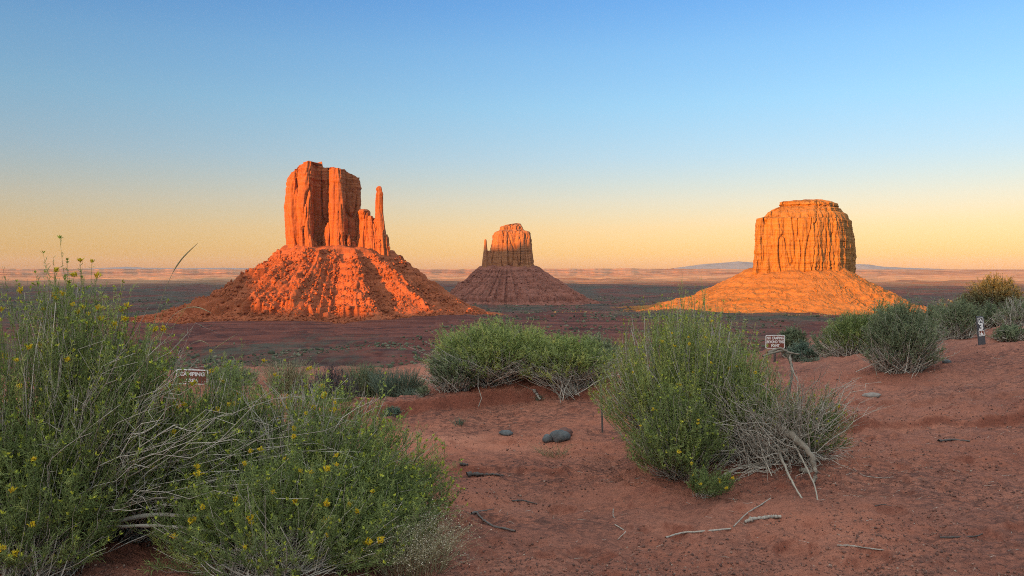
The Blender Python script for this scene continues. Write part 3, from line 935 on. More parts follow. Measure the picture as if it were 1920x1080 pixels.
class Geo:
    def __init__(s):
        s.V, s.Q, s.T, s.t, s.n = [], [], [], [], 0
    def add(s, V, q=None, t=None, tint=0.5):
        if q is not None: s.Q.append(q + s.n)
        if t is not None: s.T.append(t + s.n)
        s.V.append(V)
        s.t.append(np.broadcast_to(np.asarray(tint, float), (len(V),)))
        s.n += len(V)
    def tube(s, Pt, Rd, tint, sides=3):
        V, f = tubes(Pt, Rd, sides)
        s.add(V, q=f, tint=np.repeat(tint, len(V) // len(Pt)))
    def leaves(s, B, D, L, Wd, tint, g, curl=0.25):
        """narrow leaves: a base, a bend and a point"""
        n = len(B)
        side = unit(np.cross(D, g.normal(size=(n, 3))))
        up = unit(np.cross(side, D))
        mid = B + D * (L * .5)[:, None] + up * (L * curl * .35)[:, None]
        tip = B + D * L[:, None] - up * (L * curl * .3)[:, None]
        hw = side * (Wd * .5)[:, None]
        V = np.stack([B - hw * .5, B + hw * .5, mid + hw, mid - hw, tip], 1).reshape(-1, 3)
        b = (np.arange(n) * 5)[:, None]
        s.add(V, q=b + np.array([[0, 1, 2, 3]]), t=b + np.array([[3, 2, 4]]), tint=np.repeat(tint, 5))
    def build(s, name, mat, parent, smooth=False):
        if not s.V:
            return None
        fs = []
        if s.Q: fs.append(np.concatenate(s.Q))
        if s.T: fs.append(np.concatenate(s.T))
        return make_mesh(name, np.concatenate(s.V), fs, mat, parent, tint=np.concatenate(s.t), smooth=smooth)

def bez(A, B, C, k):
    t = np.linspace(0, 1, k)[None, :, None]
    return (1 - t) ** 2 * A[:, None] + 2 * t * (1 - t) * B[:, None] + t * t * C[:, None]

class Bush:
    def __init__(s, seed):
        s.g = np.random.default_rng(seed)
        s.stem, s.leaf, s.wood, s.bud = Geo(), Geo(), Geo(), Geo()
        s.tips = []
    def clump(s, root, centre, rad, n, spread=.12, r0=.004, green=.5, twigs=4, leaves=10, ll=.03, lw=.0028, tone=.45, phi=(0, 1.45), up=.35,
              jit=.04, twl=.22, buds=0.0, fill=(.72, 1.0), bare=0.0, stemtone=.5, bias=.6, leaf_t=.1, lowbare=9.0):
        g = s.g
        root, centre, rad = (np.asarray(q, float) for q in (root, centre, rad))
        al = g.uniform(0, 2 * np.pi, n)
        ph = phi[0] + (phi[1] - phi[0]) * g.random(n) ** bias
        dirv = np.stack([np.sin(ph) * np.cos(al), np.sin(ph) * np.sin(al), np.cos(ph)], -1)
        lump = 1 + .13 * noise3(dirv[:, 0] * 2.3 + 9, dirv[:, 1] * 2.3, dirv[:, 2] * 2.3 + centre[0])
        C = centre + dirv * rad * (g.uniform(fill[0], fill[1], n) * lump)[:, None]
        ra = g.uniform(0, 2 * np.pi, n)
        rr = spread * np.sqrt(g.random(n))
        A = root + np.stack([rr * np.cos(ra), rr * np.sin(ra), np.zeros(n)], -1) + (C - root) * np.array([.12, .12, 0])
        A[:, 2] = height(A[:, 0], A[:, 1]) - .01
        C[:, 2] = np.maximum(C[:, 2], height(C[:, 0], C[:, 1]) + .03)
        L = np.linalg.norm(C - A, axis=1)
        B = A + (C - A) * .5 + np.stack([np.zeros(n), np.zeros(n), -up * .0 * L], -1) + g.normal(size=(n, 3)) * (jit * 1.6 * L)[:, None]
        flat = (C - A) * np.array([1, 1, 0])
        B = B + flat * (up * .45) - np.array([0, 0, 1]) * (up * .15 * L)[:, None]   # out first, then up
        k = 7
        Pt = bez(A, B, C, k)
        Pt[:, 1:-1] += g.normal(size=(n, k - 2, 3)) * (jit * .35 * L)[:, None, None]
        taper = np.linspace(1, .35, k)[None]
        Rd = (r0 * g.uniform(.6, 1.3, n))[:, None] * taper
        isbare = g.random(n) < np.where(ph > lowbare, .8, bare)
        st = np.clip(g.normal(stemtone, .22, n), 0, 1)
        kg = int(round(green * (k - 1)))
        s.stem.tube(Pt[:, :kg + 1], Rd[:, :kg + 1], st)
        s.stem.tube(Pt[isbare][:, kg:], Rd[isbare][:, kg:], st[isbare]) if isbare.any() else None
        lv = ~isbare
        tone_s = np.clip(g.normal(tone, .16, n), 0, 1)
        if lv.any():
            s.leaf.tube(Pt[lv][:, kg:], Rd[lv][:, kg:], tone_s[lv])
        # side twigs
        idx = np.repeat(np.nonzero(lv)[0], twigs)
        if len(idx):
            t = green + (0.97 - green) * g.random(len(idx))
            f = t * (k - 1)
            i0 = np.minimum(f.astype(int), k - 2)
            fr = (f - i0)[:, None]
            b0 = Pt[idx, i0] * (1 - fr) + Pt[idx, i0 + 1] * fr
            tg = unit(Pt[idx, i0 + 1] - Pt[idx, i0])
            d = unit(tg + .55 * g.normal(size=tg.shape) * .8 + np.array([0, 0, .35]))
            ln = L[idx] * twl * g.uniform(.5, 1.2, len(idx))
            m1 = b0 + d * (ln * .5)[:, None]
            e = b0 + unit(d + np.array([0, 0, .3])) * ln[:, None]
            Tw = np.stack([b0, m1, e], 1)
            s.leaf.tube(Tw, np.stack([np.full(len(idx), r0 * .38), np.full(len(idx), r0 * .3), np.full(len(idx), r0 * .15)], 1), np.clip(tone_s[idx] + .05, 0, 1))
            segs = [(Tw, idx)]
            if leaves:
                li = np.repeat(np.arange(len(idx)), leaves)
                tt = leaf_t + (1 - leaf_t) * g.random(len(li))
                q = tt[:, None]
                bp = Tw[li, 0] * (1 - q) + Tw[li, 2] * q
                ax = unit(Tw[li, 2] - Tw[li, 0])
                dd = unit(ax * .9 + .75 * g.normal(size=ax.shape))
                s.leaf.leaves(bp, dd, ll * g.uniform(.6, 1.25, len(li)), lw * g.uniform(.7, 1.3, len(li)), np.clip(tone_s[idx[li]] + .22 * (tt - .4) + g.normal(0, .07, len(li)), 0, 1), g)
                mi = np.repeat(np.nonzero(lv)[0], leaves)
                t2 = green + (1 - green) * g.random(len(mi))
                f = t2 * (k - 1); i0 = np.minimum(f.astype(int), k - 2); fr = (f - i0)[:, None]
                bp = Pt[mi, i0] * (1 - fr) + Pt[mi, i0 + 1] * fr
                ax = unit(Pt[mi, i0 + 1] - Pt[mi, i0])
                dd = unit(ax * .8 + .7 * g.normal(size=ax.shape))
                s.leaf.leaves(bp, dd, ll * g.uniform(.7, 1.3, len(mi)), lw * g.uniform(.8, 1.3, len(mi)), np.clip(tone_s[mi] + g.normal(0, .07, len(mi)), 0, 1), g)
            tips = np.concatenate([e, C[lv]])
            s.tips.append(tips)
            if buds:
                sel = tips[g.random(len(tips)) < buds]
                m = 5
                c = np.repeat(sel, m, 0)
                dd = unit(np.array([0, 0, 1.]) + .55 * g.normal(size=c.shape))
                s.bud.leaves(c, dd, g.uniform(.012, .024, len(c)), g.uniform(.006, .010, len(c)), np.clip(g.normal(.5, .25, len(c)), 0, 1), g, .1)
        return s
    def branches(s, root, tips, r0, up=.2, jit=.05, k=9, tone=.5, spread=.05, sides=5, forks=2):
        """weathered bare branches from one root to given ends"""
        g = s.g
        tips = np.atleast_2d(tips)
        n = len(tips)
        A = np.asarray(root, float) + g.normal(size=(n, 3)) * np.array([spread, spread, spread * .3])
        A[:, 2] = np.minimum(A[:, 2], height(A[:, 0], A[:, 1]) + .06)
        L = np.linalg.norm(tips - A, axis=1)
        B = (A + tips) / 2 + np.array([0, 0, 1]) * (up * L)[:, None] + g.normal(size=(n, 3)) * (jit * L)[:, None]
        Pt = bez(A, B, tips, k)
        Pt[:, 1:] += g.normal(size=(n, k - 1, 3)) * (jit * .3 * L)[:, None, None]
        Rd = (r0 * g.uniform(.55, 1.2, n))[:, None] * np.linspace(1, .25, k)[None]
        tn = np.clip(g.normal(tone, .22, n), 0, 1)
        s.wood.tube(Pt, Rd, tn, sides)
        for _ in range(forks):
            i = g.integers(3, k - 1, n)
            b0 = Pt[np.arange(n), i]
            d = unit(unit(Pt[np.arange(n), i] - Pt[np.arange(n), i - 1]) + .5 * g.normal(size=(n, 3)))
            ln = L * g.uniform(.15, .35, n)
            ln = np.minimum(ln, .16)
            tw = np.stack([b0, b0 + d * (ln * .5)[:, None] + g.normal(size=(n, 3)) * (.06 * ln)[:, None], b0 + unit(d + .3 * g.normal(size=(n, 3))) * ln[:, None]], 1)
            rr = Rd[np.arange(n), i]
            s.wood.tube(tw, np.stack([rr * .8, rr * .55, rr * .2], 1), tn, 4)
    def limb(s, pts, r0, r1, tone=.5, sides=9, knob=.12):
        """one thick gnarled limb through given points"""
        pts = np.asarray(pts, float)
        m = len(pts)
        k = m * 7
        tt = np.linspace(0, m - 1, k)
        out = np.stack([np.interp(tt, np.arange(m), pts[:, c]) for c in range(3)], -1)
        for _ in range(5):
            out[1:-1] = .5 * out[1:-1] + .25 * (out[2:] + out[:-2])
        out[1:-1] += s.g.normal(size=(k - 2, 3)) * r0 * .12
        Rd = np.linspace(r0, r1, k) * (1 + knob * s.g.normal(size=k))
        V, f = tubes(out[None], Rd[None], sides)
        V = V + .25 * r0 * noise3(V[:, 0] * 60, V[:, 1] * 60, V[:, 2] * 18)[:, None] * unit(V - np.repeat(out, sides, 0))
        s.wood.add(V, q=f, tint=tone)
    def build(s, name, label, cat, origin, group, mleaf, mstem=None, flowers=0, fl_scale=1.0, fl_pick=None, mwood=None):
        root = thing(name, origin, label, cat, group)
        s.stem.build('stems', mstem or M_TWIG, root)
        s.leaf.build('foliage', mleaf, root)
        s.wood.build('dead_branches', mwood or M_WOOD, root, True)
        s.bud.build('flower_buds', M_BUD, root)
        if flowers:
            tips = np.concatenate(s.tips)
            if fl_pick is not None:
                tips = tips[fl_pick(tips)]
            # blooms sit on the outermost shoots
            c = tips.mean(0)
            e = np.linalg.norm((tips - c) / (tips.std(0) + 1e-6), axis=1) + .8 * (tips[:, 2] - c[2]) / tips[:, 2].std() - .6 * (tips[:, 1] - c[1]) / tips[:, 1].std()
            tips = tips[e > np.quantile(e, .8)]
            sel = tips[s.g.choice(len(tips), min(flowers, len(tips)), replace=False)]
            for q in sel:
                o = bpy.data.objects.new('flower_head', random.choice(FLOWERS))
                COL.objects.link(o)
                o.parent = root
                o.location = [float(c) for c in q - np.array(root['_o'])]
                o.rotation_euler = (random.uniform(-.5, .5), random.uniform(-.5, .5), random.uniform(0, 6))
                sc = fl_scale * random.uniform(.6, 1.15)
                o.scale = (sc, sc, sc)
        return root

def flower_meshes():
    out = []
    for k in range(4):
        g = np.random.default_rng(70 + k)
        ge = Geo()
        n = 9 + 2 * k
        b = g.normal(size=(n, 3)) * np.array([.010, .010, .005])
        d = unit(np.array([0, 0, 1.]) + .45 * g.normal(size=(n, 3)))
        m1 = b + d * .012
        e = b + d * .021
        ge.tube(np.stack([b - d * .006, m1, e], 1), np.tile(np.array([[.0012, .0038, .003]]), (n, 1)), np.clip(g.normal(.55, .25, n), 0, 1), 5)
        li = np.repeat(np.arange(n), 6)
        ge.leaves(e[li], unit(d[li] * .9 + .7 * g.normal(size=(len(li), 3))), g.uniform(.006, .012, len(li)), g.uniform(.002, .0035, len(li)), np.clip(g.normal(.6, .2, len(li)), 0, 1), g)
        o = ge.build('flower_head', M_YELLOW, None)
        me = o.data
        bpy.data.objects.remove(o)
        out.append(me)
    return out
FLOWERS = flower_meshes()

G_SH = 'shrubs on the sand slope'
G_RB = 'yellow flowered rabbitbrush in the foreground'

# --- foreground rabbitbrush, far left (tall)
def G(px, py):
    return ground_hit(px, py)
bA = Bush(101)
r = np.array((-2.62, 4.55, gz(-2.62, 4.55)))
bA.clump(r, r + (.12, -.05, .52), (.72, .55, .98), 620, .16, .0042, .42, 5, 16, .034, .0030, .58, (0, 1.35), .25, bare=.4, buds=0.43, bias=.75, twl=.17)
bA.clump(r, r + (.45, -.1, .42), (.52, .5, .72), 340, .16, .0042, .45, 5, 15, .034, .0030, .58, (0, 1.35), .3, bare=.4, buds=0.43, twl=.2)
bA.clump(r + (-.3, -.3, 0), r + (-.3, -.35, .25), (.62, .5, .75), 420, .2, .004, .4, 5, 15, .034, .003, .52, (0, 1.45), .3, bare=.4, buds=0.17, twl=.2)
q = ground_hit(60, 1072)
bA.clump(q, q + (0, .05, .1), (.50, .38, .62), 330, .2, .004, .42, 5, 15, .034, .003, .5, (0, 1.5), .3, bare=.25, buds=0.24, twl=.2)
bA.clump(r + (.4, .1, 0), r + (.72, .05, .2), (.48, .45, .55), 330, .16, .004, .42, 5, 14, .034, .003, .5, (0, 1.4), .3, bare=.4, buds=0.29, twl=.18)
ends = []
for i in range(80):
    px = random.uniform(230, 700)
    py = random.uniform(640 if px < 300 else 745, 960)
    ends.append(P(px, py, random.uniform(4.0, 4.9)))
for i in range(50):
    px, py = random.uniform(40, 420), random.uniform(580, 850)
    ends.append(P(px, py, random.uniform(3.9, 4.6)))
bA.branches(r + (.05, -.1, .08), np.array(ends), .0046, .10, .07, 10, .6, .12, 4, 3)
bA.limb([P(70, 1075, 4.25), P(105, 1010, 4.35), P(120, 960, 4.4), P(180, 900, 4.45)], .036, .016, .3)
bA.limb([P(105, 1010, 4.35), P(260, 965, 4.3), P(400, 968, 4.25), P(520, 985, 4.25), P(600, 1000, 4.3)], .015, .004, .4)
bA.limb([P(110, 990, 4.35), P(300, 985, 4.2), P(440, 1000, 4.15), P(560, 1010, 4.2)], .011, .003, .5)
bA.build('rabbitbrush', 'tallest yellow flowered rabbitbrush at the far left with grey branches fanning to the right', 'shrub', r, G_RB, M_GREEN, None, 70, .8,
         lambda t: t[:, 1] < 4.75, M_TWIG)

# --- foreground rabbitbrush, left of centre
bB = Bush(102)
r = np.array((-1.32, 4.9, gz(-1.32, 4.9)))
bB.clump(r, r + (0, -.05, .08), (1.0, .75, .80), 1000, .2, .004, .42, 5, 16, .034, .003, .56, (0, 1.5), .3, bare=.4, buds=0.43, twl=.19)
bB.clump(r + (.2, -.3, 0), r + (.25, -.35, .05), (.62, .45, .62), 330, .2, .004, .4, 5, 14, .03, .003, .48, (0, 1.5), .35, bare=.4, buds=0.11, twl=.22)
bB.clump(r + (.3, -.1, 0), r + (.62, -.1, .06), (.38, .4, .34), 160, .15, .0035, .45, 5, 14, .028, .0035, .3, (.1, 1.5), .4, bare=.4, buds=0.49, twl=.28)
bB.clump(r + (-.5, -.25, 0), r + (-.40, -.25, .12), (.48, .4, .84), 420, .2, .004, .45, 5, 13, .03, .003, .5, (0, 1.4), .3, bare=.4, buds=0.14, twl=.2)
q = ground_hit(520, 1068)
bB.clump(q, q + (0, .05, .04), (.72, .42, .55), 520, .25, .0036, .42, 5, 14, .03, .003, .5, (0, 1.55), .35, bare=.25, buds=0.24, twl=.2)
q = ground_hit(660, 1020)
bB.clump(q, q + (.05, .05, .04), (.48, .4, .42), 300, .2, .0034, .42, 5, 14, .028, .003, .45, (0, 1.55), .35, bare=.2, buds=0.24, twl=.22)
bB.clump(r + (-.45, -.1, 0), r + (-.42, -.12, .2), (.34, .3, .82), 200, .15, .004, .45, 5, 14, .03, .003, .6, (0, 1.2), .25, bare=.2, buds=.4, twl=.18)
ends = [P(random.uniform(420, 700), random.uniform(700, 900), random.uniform(4.3, 5.0)) for i in range(90)]
bB.branches(r + (-.05, -.1, .05), np.array(ends), .0042, .10, .07, 8, .6, .1, 4, 2)
bB.build('rabbitbrush', 'wide yellow flowered rabbitbrush left of the middle, in front of the half hidden sign', 'shrub', r, G_RB, M_GREEN, None, 76, .78,
         lambda t: (t[:, 1] < 5.2) & (t[:, 2] > .15), M_TWIG)

# --- rabbitbrush with driftwood-like dead wood, right of centre
bC = Bush(103)
YC = 6.0
r = np.array((1.55, 6.1, gz(1.55, 6.1)))
bC.clump(r + (-.15, .15, 0), r + (-.18, .2, .35), (.76, .7, .82), 1150, .26, .004, .45, 5, 11, .03, .0032, .74, (0, 1.55), .35, bare=.4, buds=0.18, twl=.18, stemtone=.55)
bC.clump(r + (-.3, -.3, 0), r + (-.36, -.42, .06), (.40, .34, .50), 480, .12, .003, .4, 5, 13, .026, .0032, .48, (0, 1.5), .35, bare=.4, buds=0.14, twl=.25)
bC.clump(r + (.1, -.1, 0), r + (.15, -.1, .3), (.45, .4, .6), 300, .2, .004, .5, 4, 10, .03, .003, .55, (0, 1.4), .3, bare=.4, buds=0.07, twl=.2)
bC.clump(r + (.45, -.15, 0), r + (.68, -.15, .12), (.33, .35, .42), 240, .12, .0034, .45, 5, 11, .027, .003, .36, (.1, 1.5), .4, bare=.4, buds=0.10, twl=.26)
bC.clump(r + (-.28, -.75, -.05), r + (-.22, -.8, -.02), (.17, .15, .09), 60, .06, .0025, .4, 5, 12, .022, .003, .25, (.2, 1.55), .4, twl=.4)
rd = P(1500, 850, 5.75)
ends = [P(random.gauss(1490, 75), random.uniform(690, 900), random.uniform(5.35, 6.0)) for i in range(230)]
bC.branches(rd + (0, .05, -.05), np.array(ends), .0048, .10, .07, 9, .42, .08, 4, 3)
ends = [P(random.uniform(1300, 1440), random.uniform(690, 930), random.uniform(5.5, 5.8)) for i in range(110)]
bC.branches(P(1440, 870, 5.7), np.array(ends), .0040, .12, .08, 9, .42, .08, 4, 2)
bC.limb([P(1455, 800, 5.75), P(1490, 820, 5.62), P(1520, 850, 5.5), P(1530, 885, 5.45), P(1527, 905, 5.42)], .030, .010, .08, 12, .05)
bC.limb([P(1458, 835, 5.7), P(1466, 862, 5.6), P(1484, 902, 5.4), P(1510, 945, 5.18), P(1540, 980, 5.0)], .012, .003, .35, 8, .06)
bC.limb([P(1490, 835, 5.6), P(1510, 872, 5.47), P(1528, 910, 5.35), P(1535, 945, 5.2), P(1545, 962, 5.15)], .008, .003, .3, 6, .06)
bC.limb([P(1330, 912, 5.6), P(1358, 890, 5.6), P(1388, 876, 5.65), P(1440, 868, 5.75), P(1490, 855, 5.8)], .008, .016, .25, 7, .1)
bC.limb([P(1430, 668, 6.2), P(1470, 655, 6.25), P(1488, 690, 6.25), P(1478, 740, 6.25), P(1466, 790, 6.2), P(1480, 850, 6.1)], .008, .013, 0.0, 8, .1)
bC.limb([P(1440, 662, 6.25), P(1462, 652, 6.25), P(1482, 662, 6.22), P(1500, 664, 6.2)], .015, .004, 0.0, 7, .15)
bC.limb([P(1480, 662, 6.25), P(1484, 690, 6.2), P(1496, 715, 6.15)], .012, .004, .3, 7, .12)
bC.limb([P(1500, 880, 5.6), P(1560, 900, 5.6), P(1600, 915, 5.5), P(1640, 918, 5.45)], .018, .005, .1, 7, .15)
bC.build('rabbitbrush', 'round green rabbitbrush right of the middle with bare grey dead wood at its foot', 'shrub', r, G_RB, M_GREEN, None, 34, .55,
         lambda t: t[:, 1] < 6.0, M_TWIG)

# --- shrubs farther back
def shrub(name, label, seed, px, py_base, Y, px0, px1, py_top, n, mleaf, group=G_SH, tone=.5, bare=.12, green=.5, twigs=4, leaves=6, lw=.006, ll=.04, stemtone=.55, lowbare=1.1,
          depth=.9, phi=(0, 1.5), r0=.0056, up=.16, mstem=None, woody=0, buds=0.0, lean=0.0, twl=.16, cat='shrub', flowers=0):
    b = Bush(seed)
    x = (px - 960) / F * Y
    z = gz(x, Y)
    ztop = P(px, py_top, Y)[2]
    hw = (px1 - px0) / 2 / F * Y
    cx = ((px0 + px1) / 2 - 960) / F * Y
    H = max(.12, ztop - z)
    root = np.array((x, Y, z))
    cen = np.array((cx + lean, Y, z + H * .12))
    b.clump(root, cen, (hw, hw * depth, H * .90), n, hw * .38, r0, green, twigs, leaves, ll, lw, tone, phi, up, bare=bare, stemtone=stemtone, buds=buds, twl=twl, lowbare=lowbare)
    if woody:
        ends = [np.array((cx + random.gauss(0, .45) * hw, Y - random.uniform(.1, .7) * hw * depth, z + random.uniform(.25, .66) * H)) for _ in range(woody)]
        b.branches(root, np.array(ends), r0 * .95, .05, .07, 7, .4, hw * .26, 4, 1)
    return b.build(name, label, cat, root, group, mleaf, mstem, flowers, mwood=M_TWIG)

shrub('desert_shrub', 'big domed green shrub with grey stems on the sand mound in the middle', 201, 925, 735, 9.35, 782, 1078, 602, 1500, M_GREEN, tone=.72, woody=110, green=.52)
shrub('desert_shrub', 'lower domed green shrub with bare grey stems, right of the biggest mound shrub', 202, 1062, 722, 9.1, 945, 1172, 626, 1100, M_GREEN, tone=.68, woody=130, green=.60, stemtone=.6)
shrub('desert_shrub', 'small pale green shrub behind the mound shrubs, left of the deadwood bush', 203, 1120, 690, 10.6, 1060, 1180, 628, 350, M_SAGE, tone=.7, woody=20)
shrub('desert_shrub', 'green shrub at the left foot of the big domed mound shrub', 219, 850, 752, 9.0, 790, 915, 655, 420, M_SAGE, tone=.5, woody=50)
shrub('desert_shrub', 'green shrub between the sign and the large grey stemmed right shrub', 220, 1575, 668, 14.0, 1515, 1640, 604, 420, M_SAGE, tone=.5, lw=.008)
shrub('desert_shrub', 'bushy green shrub right behind the large grey stemmed right shrub', 221, 1655, 640, 12.6, 1590, 1730, 566, 520, M_GREEN, tone=.55, lw=.007)
shrub('desert_shrub', 'green shrub in the gap between the large right shrub and the number post', 222, 1755, 628, 14.5, 1705, 1805, 562, 380, M_SAGE, tone=.5, lw=.008)
shrub('desert_shrub', 'large grey stemmed shrub on the right sand slope above the wheel ruts', 204, 1690, 704, 10.0, 1608, 1778, 562, 900, M_SAGE, tone=.5, woody=120, green=.5)
shrub('desert_shrub', 'green shrub just behind the large shrub of the right slope, left of it', 205, 1595, 672, 12.5, 1535, 1668, 580, 520, M_GREEN, tone=.5, woody=20)
shrub('desert_shrub', 'dark green shrub standing behind the no camping sign', 206, 1484, 668, 19.5, 1450, 1520, 612, 420, M_SAGE, tone=.3, lw=.012, ll=.06)
shrub('desert_shrub', 'low blue grey shrub between the sign and the right slope', 207, 1505, 685, 15.0, 1470, 1545, 640, 320, M_BLUE, tone=.4, lw=.009)
shrub('desert_shrub', 'grey green shrub with a bare woody foot left of the number post', 208, 1797, 628, 13.0, 1745, 1850, 556, 420, M_SAGE, tone=.5, woody=70, green=.45, stemtone=.65)
shrub('desert_shrub', 'low dark shrub directly behind the number post', 209, 1852, 602, 15.0, 1815, 1888, 566, 300, M_SAGE, tone=.35, woody=20, lw=.008)
shrub('desert_shrub', 'tall tan shrub catching the last sun at the right end of the ridge', 210, 1872, 590, 17.0, 1805, 1925, 514, 520, M_TAN, tone=.6, woody=20, lw=.012, ll=.05, phi=(0, 1.2), buds=0.0)
shrub('desert_shrub', 'bare grey shrub at the right edge behind the low green mat', 211, 1905, 610, 14.0, 1860, 1960, 552, 300, M_SAGE, tone=.55, bare=.6, woody=90, stemtone=.6)
shrub('desert_shrub', 'low spreading green shrub at the right edge beside the number post', 212, 1905, 652, 11.0, 1862, 1960, 606, 420, M_SAGE, tone=.42, woody=30, phi=(.3, 1.55))
shrub('desert_shrub', 'green shrub behind the large grey stemmed shrub, below the orange butte right foot', 213, 1690, 610, 16.0, 1640, 1740, 566, 330, M_GREEN, tone=.45, lw=.008)
shrub('desert_shrub', 'small yellowish shrub just left of the tall tan shrub on the ridge', 214, 1815, 585, 18.5, 1785, 1845, 548, 220, M_TAN, tone=.6, lw=.012)
shrub('desert_shrub', 'dark leafless shrub behind the flowering rabbitbrush left of the middle', 215, 620, 740, 10.8, 550, 685, 684, 420, M_DARKTWIG, tone=.4, bare=.8, mstem=M_DARKTWIG, woody=0, stemtone=.4)
shrub('desert_shrub', 'grey green shrub at the valley lip behind the half hidden sign', 216, 420, 745, 12.6, 372, 490, 682, 320, M_SAGE, tone=.6)
shrub('desert_shrub', 'tiny green shrub on bare sand left of the mound', 217, 737, 778, 8.6, 712, 757, 764, 60, M_BLUE, tone=.4, lw=.005, ll=.03, r0=.003)
shrub('desert_shrub', 'small twiggy shrub at the left foot of the mound', 218, 792, 772, 8.9, 770, 818, 742, 60, M_SAGE, tone=.4, bare=.4, lw=.004, ll=.03, r0=.003)

# --- grasses
def grass(name, label, seed, px, py, Y, px0, px1, py_top, n, mat, tone=.5, w_=.005, lean=.25, seeds=0, group='grass tufts on the sand', r_=None):
    g = np.random.default_rng(seed)
    x = (px - 960) / F * Y
    hw = (px1 - px0) / 2 / F * Y
    z0 = gz(x, Y)
    H = max(.08, P(px, py_top, Y)[2] - z0)
    root = thing(name, (x, Y, z0), label, 'grass', group)
    ge = Geo()
    a = g.uniform(0, 2 * np.pi, n)
    q = np.sqrt(g.random(n))
    bx, by = x + .55 * hw * q * np.cos(a), Y + .45 * hw * q * np.sin(a)
    A = np.stack([bx, by, height(bx, by) - .01], -1)
    C = A + np.stack([g.normal(0, lean, n) * H + .4 * hw * q * np.cos(a), g.normal(0, lean, n) * H + .3 * hw * q * np.sin(a), H * g.uniform(.5, 1.02, n)], -1)
    B = (A + C) / 2 + np.array([0, 0, .22 * H]) + g.normal(size=(n, 3)) * .05 * H
    Pt = bez(A, B, C, 5)
    ge.tube(Pt, np.full((n, 1), w_ * .5) * np.array([[1, .9, .7, .5, .15]]), np.clip(g.normal(tone, .2, n), 0, 1), 3)
    ge.build('blades', mat, root)
    if seeds:
        gs = Geo()
        li = np.repeat(np.arange(n), seeds)
        t = g.integers(2, 5, len(li))
        b0 = Pt[li, t]
        d = unit(g.normal(size=(len(li), 3)) + np.array([0, 0, .3]))
        ln = g.uniform(.01, .07, len(li))
        e = b0 + d * ln[:, None]
        gs.tube(np.stack([b0, e], 1), np.full((len(li), 2), .00045), np.full(len(li), .55), 3)
        gs.leaves(e, unit(d + .4 * g.normal(size=d.shape)), g.uniform(.006, .010, len(li)), g.uniform(.003, .0045, len(li)), np.clip(g.normal(.9, .12, len(li)), 0, 1), g, .1)
        gs.build('seed_heads', M_STRAW, root)
    return root
grass('grass_tuft', 'pale seeding ricegrass tuft at the bottom edge right of the rabbitbrush', 301, 770, 1085, 4.25, 655, 880, 965, 420, M_STRAW, .45, .0028, .28, 5)
grass('grass_tuft', 'blue green grass clump left of the mound at the valley lip', 302, 745, 745, 11.2, 690, 805, 688, 800, M_BLUE, .5, .008, .18)
grass('grass_tuft', 'olive grass clump at the valley lip beside the dark leafless shrub', 303, 680, 742, 11.8, 640, 722, 678, 600, M_SAGE, .6, .008, .18)
grass('grass_tuft', 'dry pale grass behind the flowering rabbitbrush top', 304, 535, 735, 12.0, 495, 590, 672, 420, M_STRAW, .45, .008, .2)
grass('grass_tuft', 'sparse low grass in front of the two grey stones', 305, 1040, 856, 6.75, 1000, 1085, 828, 70, M_STRAW, .2, .003, .7)
grass('grass_tuft', 'tiny green tuft on the sand below the ledge', 306, 860, 797, 8.1, 846, 876, 783, 60, M_BLUE, .5, .004, .4)
grass('grass_tuft', 'thin green tuft under the mound, left of the steel stake', 307, 1012, 758, 8.8, 1002, 1024, 740, 40, M_BLUE, .6, .004, .35)
grass('grass_tuft', 'short blue green tuft in front of the grass clump at the mound foot', 308, 775, 750, 10.2, 750, 805, 724, 240, M_BLUE, .45, .006, .3)
grass('grass_tuft', 'small grass patch on the sand path left of the right slope', 309, 1520, 705, 12.0, 1495, 1545, 692, 120, M_BLUE, .5, .006, .4)

def stalk(label, pts, r0, mat, tint, Y):
    pts = np.array([P(px, py, Y) for px, py in pts])
    base = pts[0].copy()
    root = thing('grass_stalk', (base[0], base[1], gz(base[0], base[1])), label, 'grass stalk', 'arching grass stalks')
    k = 24
    tt = np.linspace(0, len(pts) - 1, k)
    out = np.stack([np.interp(tt, np.arange(len(pts)), pts[:, c]) for c in range(3)], -1)
    for _ in range(6):
        out[1:-1] = .5 * out[1:-1] + .25 * (out[2:] + out[:-2])
    ge = Geo()
    ge.tube(out[None], (r0 * np.linspace(1, .3, k))[None], np.array([tint]), 4)
    ge.build('blade', mat, root)
    ge = Geo()
    hd = out[-9:]
    ge.tube(hd[None], (r0 * np.array([.6, 1.5, 1.8, 1.8, 1.7, 1.5, 1.2, .8, .3]))[None], np.array([tint * .8]), 5)
    ge.build('seed_head', mat, root)
stalk('tallest grass stalk with a seed head against the sky, left of the tall butte', [(270, 760), (282, 620), (300, 570), (318, 520), (340, 484), (371, 456)], .0022, M_STRAW, .35, 4.4)
stalk('grass stalk arching over like a hook below the butte foot', [(290, 720), (299, 632), (320, 592), (345, 577), (372, 574), (398, 588)], .0016, M_STRAW, .8, 4.5)
stalk('low arching grass stalk above the half hidden sign', [(330, 720), (338, 660), (358, 644), (376, 637), (392, 646)], .0013, M_STRAW, .7, 4.6)
stalk('straight thin grass stalk leaning right across the half hidden sign', [(320, 730), (352, 700), (400, 655), (448, 624)], .0014, M_STRAW, .3, 4.5)

